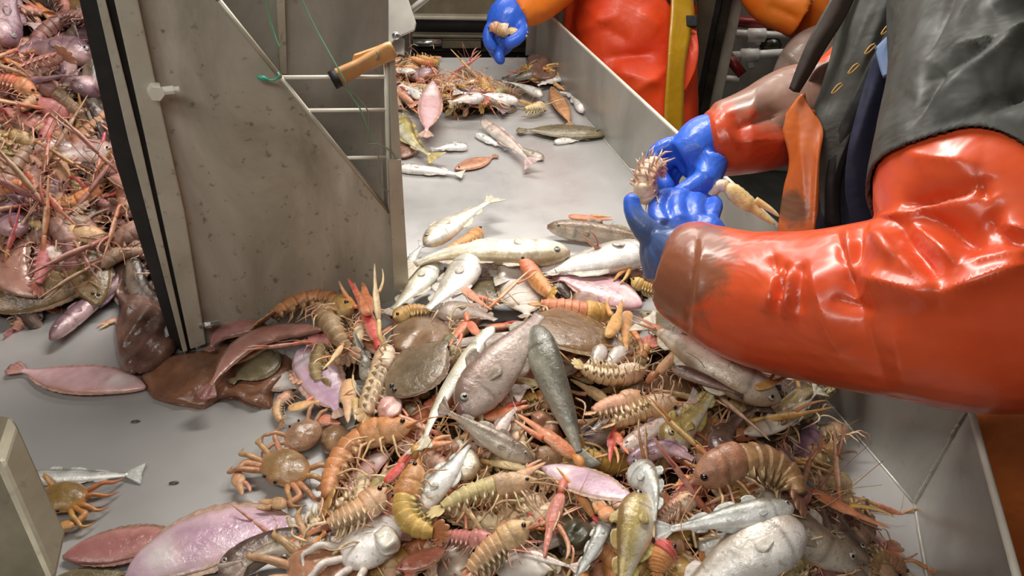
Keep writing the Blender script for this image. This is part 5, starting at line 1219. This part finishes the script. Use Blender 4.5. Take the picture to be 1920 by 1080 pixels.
def scatter(zone, where, pix, n, wts, dz, tilt, scr, rgs, mind=10, keys='abcdefghij', fids=range(9), cps=('orange', 'peach', 'cream', 'red', 'rose')):
    pts = []; tries = 0; k_ = 0
    while k_ < n and tries < n*60:
        tries += 1; x, y = rgs.uniform(pix[0], pix[2]), rgs.uniform(pix[1], pix[3])
        p = S(x, y, 0)
        if H(p[0], p[1]) < .012 or not where(x, y, p): continue
        if any((x-a)**2+(y-b_)**2 < mind**2 for a, b_ in pts): continue
        pts.append((x, y)); k_ += 1
        nn = HN(p[0], p[1], .03)+rgs.normal(0, tilt, 3)*[1, 1, 0]; q = Vector(nn).to_track_quat('Z', 'Y')@Quaternion((0, 0, 1), rgs.uniform(0, 6.283))
        sc = rgs.uniform(*scr); c = rgs.random(); loc = p+Z3*rgs.uniform(*dz)
        if c < wts[0]:
            key = keys[rgs.integers(len(keys))]; pl_ = [s_[3] for s_ in specs if s_[0] == key][0]
            lb, g = 'one of the %s coloured lobsters tangled %s' % (pl_, zone[0]), '%s lobsters %s' % (pl_, zone[1])
            r_ = protocopy(GROUPS, (zone[1], 'l', key), lambda: lang_proto_root(key, lb, g), loc, q, sc)
        elif c < wts[1]:
            i = int(fids[rgs.integers(len(fids))]); sp = fspec[i]; cn = {'greybr': 'grey brown', 'pinkw': 'pinkish', 'dark': 'dark brown'}.get(sp[6], sp[6])
            lb, g = 'one of the %s %s buried %s' % (cn, 'flatfish' if sp[7] else 'fish', zone[0]), '%s %s %s' % (cn, 'flatfish' if sp[7] else 'fish', zone[1])
            r_ = protocopy(GROUPS, (zone[1], 'f', i), lambda: emit(sp[0], FPROTO[i], (0, 0, 0), lb, 'flatfish' if sp[7] else 'fish', g), loc, q, sc)
        else:
            pl_ = cps[rgs.integers(len(cps))]
            lb, g = 'one of the loose %s coloured claws scattered %s' % (pl_, zone[0]), 'loose %s claws %s' % (pl_, zone[1])
            r_ = protocopy(GROUPS, (zone[1], 'c', pl_), lambda: claw_root(pl_, lb, g), loc, q, sc)
scatter(('in the main heap on the table', 'in the main heap'), lambda x, y, p: p[1] < 1.3 and p[0] < Cn[0]-.04+(p[1]-Cn[1])*-.3, (490, 520, 1660, 1110), 150, (.52, .66), (-.012, .012), .25, (.75, 1.05), np.random.default_rng(5), 20)
scatter(('at the dim right end', 'at the right end'), lambda x, y, p: p[1] < 1.3 and p[0] < Cn[0]-.04+(p[1]-Cn[1])*-.3, (1440, 790, 1650, 1100), 34, (.50, .85), (.0, .014), .3, (.7, 1.0), np.random.default_rng(15), 16, 'gkhfg', (4, 5, 7, 8, 2), ('rose', 'brown', 'purple'))
scatter(('in the far small heap of the channel', 'in the far heap'), lambda x, y, p: p[1] > 1.4 and p[0] > -.5, (730, 110, 1060, 300), 60, (.62, .78), (-.004, .012), .2, (.7, .9), np.random.default_rng(8), 10)
scatter(('in the tall reddish heap behind the gate', 'in the left heap'), lambda x, y, p: p[0] < -.47 and p[1] > .85, (-40, -30, 335, 640), 150, (.52, .80), (.0, .03), .30, (.8, 1.15), np.random.default_rng(3), 15, 'fgfkjk', (3, 4, 4, 5, 7, 8, 8), ('rose', 'purple', 'red', 'brown'))

for x, y, lb in ((254, 790, 'dark crumb on the bare bed below the pink flatfish'), (326, 905, 'dark crumb right of the small silver fish on the bed'), (385, 985, 'brown scrap at the rim of the largest lilac flatfish')):
    q = P(x, y, .0015); o = mk('crumb', *ball(q, (.006, .0015, 0), (-.001, .0022, 0), (0, 0, .0014), 10, 6), 'brown_skin', None, None, np.tile(lin((74, 56, 44)), (70, 1))); tag(o, lb, 'scrap')

# loose legs and feelers, thin bits nobody could count
def bits(label, pix, n, where, pals, seed, lenr=(.02, .06)):
    g = np.random.default_rng(seed); mb = MB(); k = 0
    while k < n:
        x, y = g.uniform(pix[0], pix[2]), g.uniform(pix[1], pix[3]); p = S(x, y, .0)
        if H(p[0], p[1]) < .010 or not where(p): k += .2; continue
        k += 1; d = g.normal(0, 1, 3)*[1, 1, .35]; d = nrm(d); L = g.uniform(*lenr); e = nrm(np.cross(d, [0, 0, 1]))
        p = p+Z3*g.uniform(.012, .055); r_ = g.uniform(.0007, .0020)
        v, f_ = tube([p-d*L*.5, p+e*L*g.normal(0, .15)+Z3*L*.12, p+d*L*.5-Z3*L*.15], [r_, r_*.9, r_*.3], 5, 8)
        mb.add(v, f_, lin(LP[pals[g.integers(len(pals))]][4])*g.uniform(.8, 1.1))
    o = mb.build('loose_legs', 'limb'); tag(o, label, 'legs', None, 'stuff')
bits('thin broken legs and feelers strewn over the main heap', (500, 530, 1600, 1090), 420, lambda p: p[1] < 1.3 and p[0] < Cn[0]-.04+(p[1]-Cn[1])*-.3, ('cream', 'peach', 'red', 'cream', 'orange'), 4)
bits('thin broken legs and feelers strewn over the far heap', (735, 110, 1060, 290), 90, lambda p: p[1] > 1.4 and p[0] > -.5, ('peach', 'orange', 'cream'), 5)
bits('thin broken legs and feelers strewn over the left heap', (-20, -10, 330, 640), 130, lambda p: p[0] < -.47, ('rose', 'purple', 'red', 'rose'), 6)

# --- things held in the gloves
def held_lang(label, pts, rad, pal, roll, U, **k):
    path = crom([PD(*p) for p in pts], 40); parts, L = lang_parts(path, U, roll, rad, pal, **k)
    return emit('norway_lobster', parts, path[20], label, 'lobster')
held_lang('peach lobster held upright between the two blue gloves', [(1222, 386, .975), (1212, 360, .965), (1212, 330, .96), (1228, 308, .965), (1246, 322, .975)], .017, 'peach', 150, -FW, claws=0, seed=1.0)
def held_claw(label, a_, b_, rpx, pal, arm):
    p0, p1 = PD(*a_), PD(*b_); (V1, F1, C1), (V2, F2, C2) = claw_geo(p0, p1, -FW, rpx*a_[2]/FPX, LP[pal], .05)
    v, f_ = tube([PD(*q) for q in arm], np.array([9, 12, 12])*a_[2]/FPX, 8, 12)
    return emit('lobster_claw', [Part('palm', V1, F1, C1, 'shell'), Part('claw_finger', V2, F2, C2, 'shell'), Part('arm_segment', v, f_, np.tile(lin(LP[pal][2]), (len(v), 1)), 'shell')], p0, label, 'claw')
held_claw('long cream and orange claw sticking out right of the two gloves', (1362, 348, .97), (1456, 418, .96), 17, 'cream', [(1330, 372, .985), (1345, 350, .98), (1364, 349, .97)])
held_lang('tan lobster with pale claws dangling from the far blue glove', [(918, 60, 1.905), (930, 52, 1.90), (945, 58, 1.90), (958, 66, 1.90)], .017, 'peach', 0, -FW, claws=0, ant=False, tailfan=False)
held_claw('pale claw trailing behind the small lobster in the far glove', (952, 56, 1.90), (990, 66, 1.90), 8, 'cream', [(936, 52, 1.9), (944, 54, 1.9), (952, 56, 1.9)])
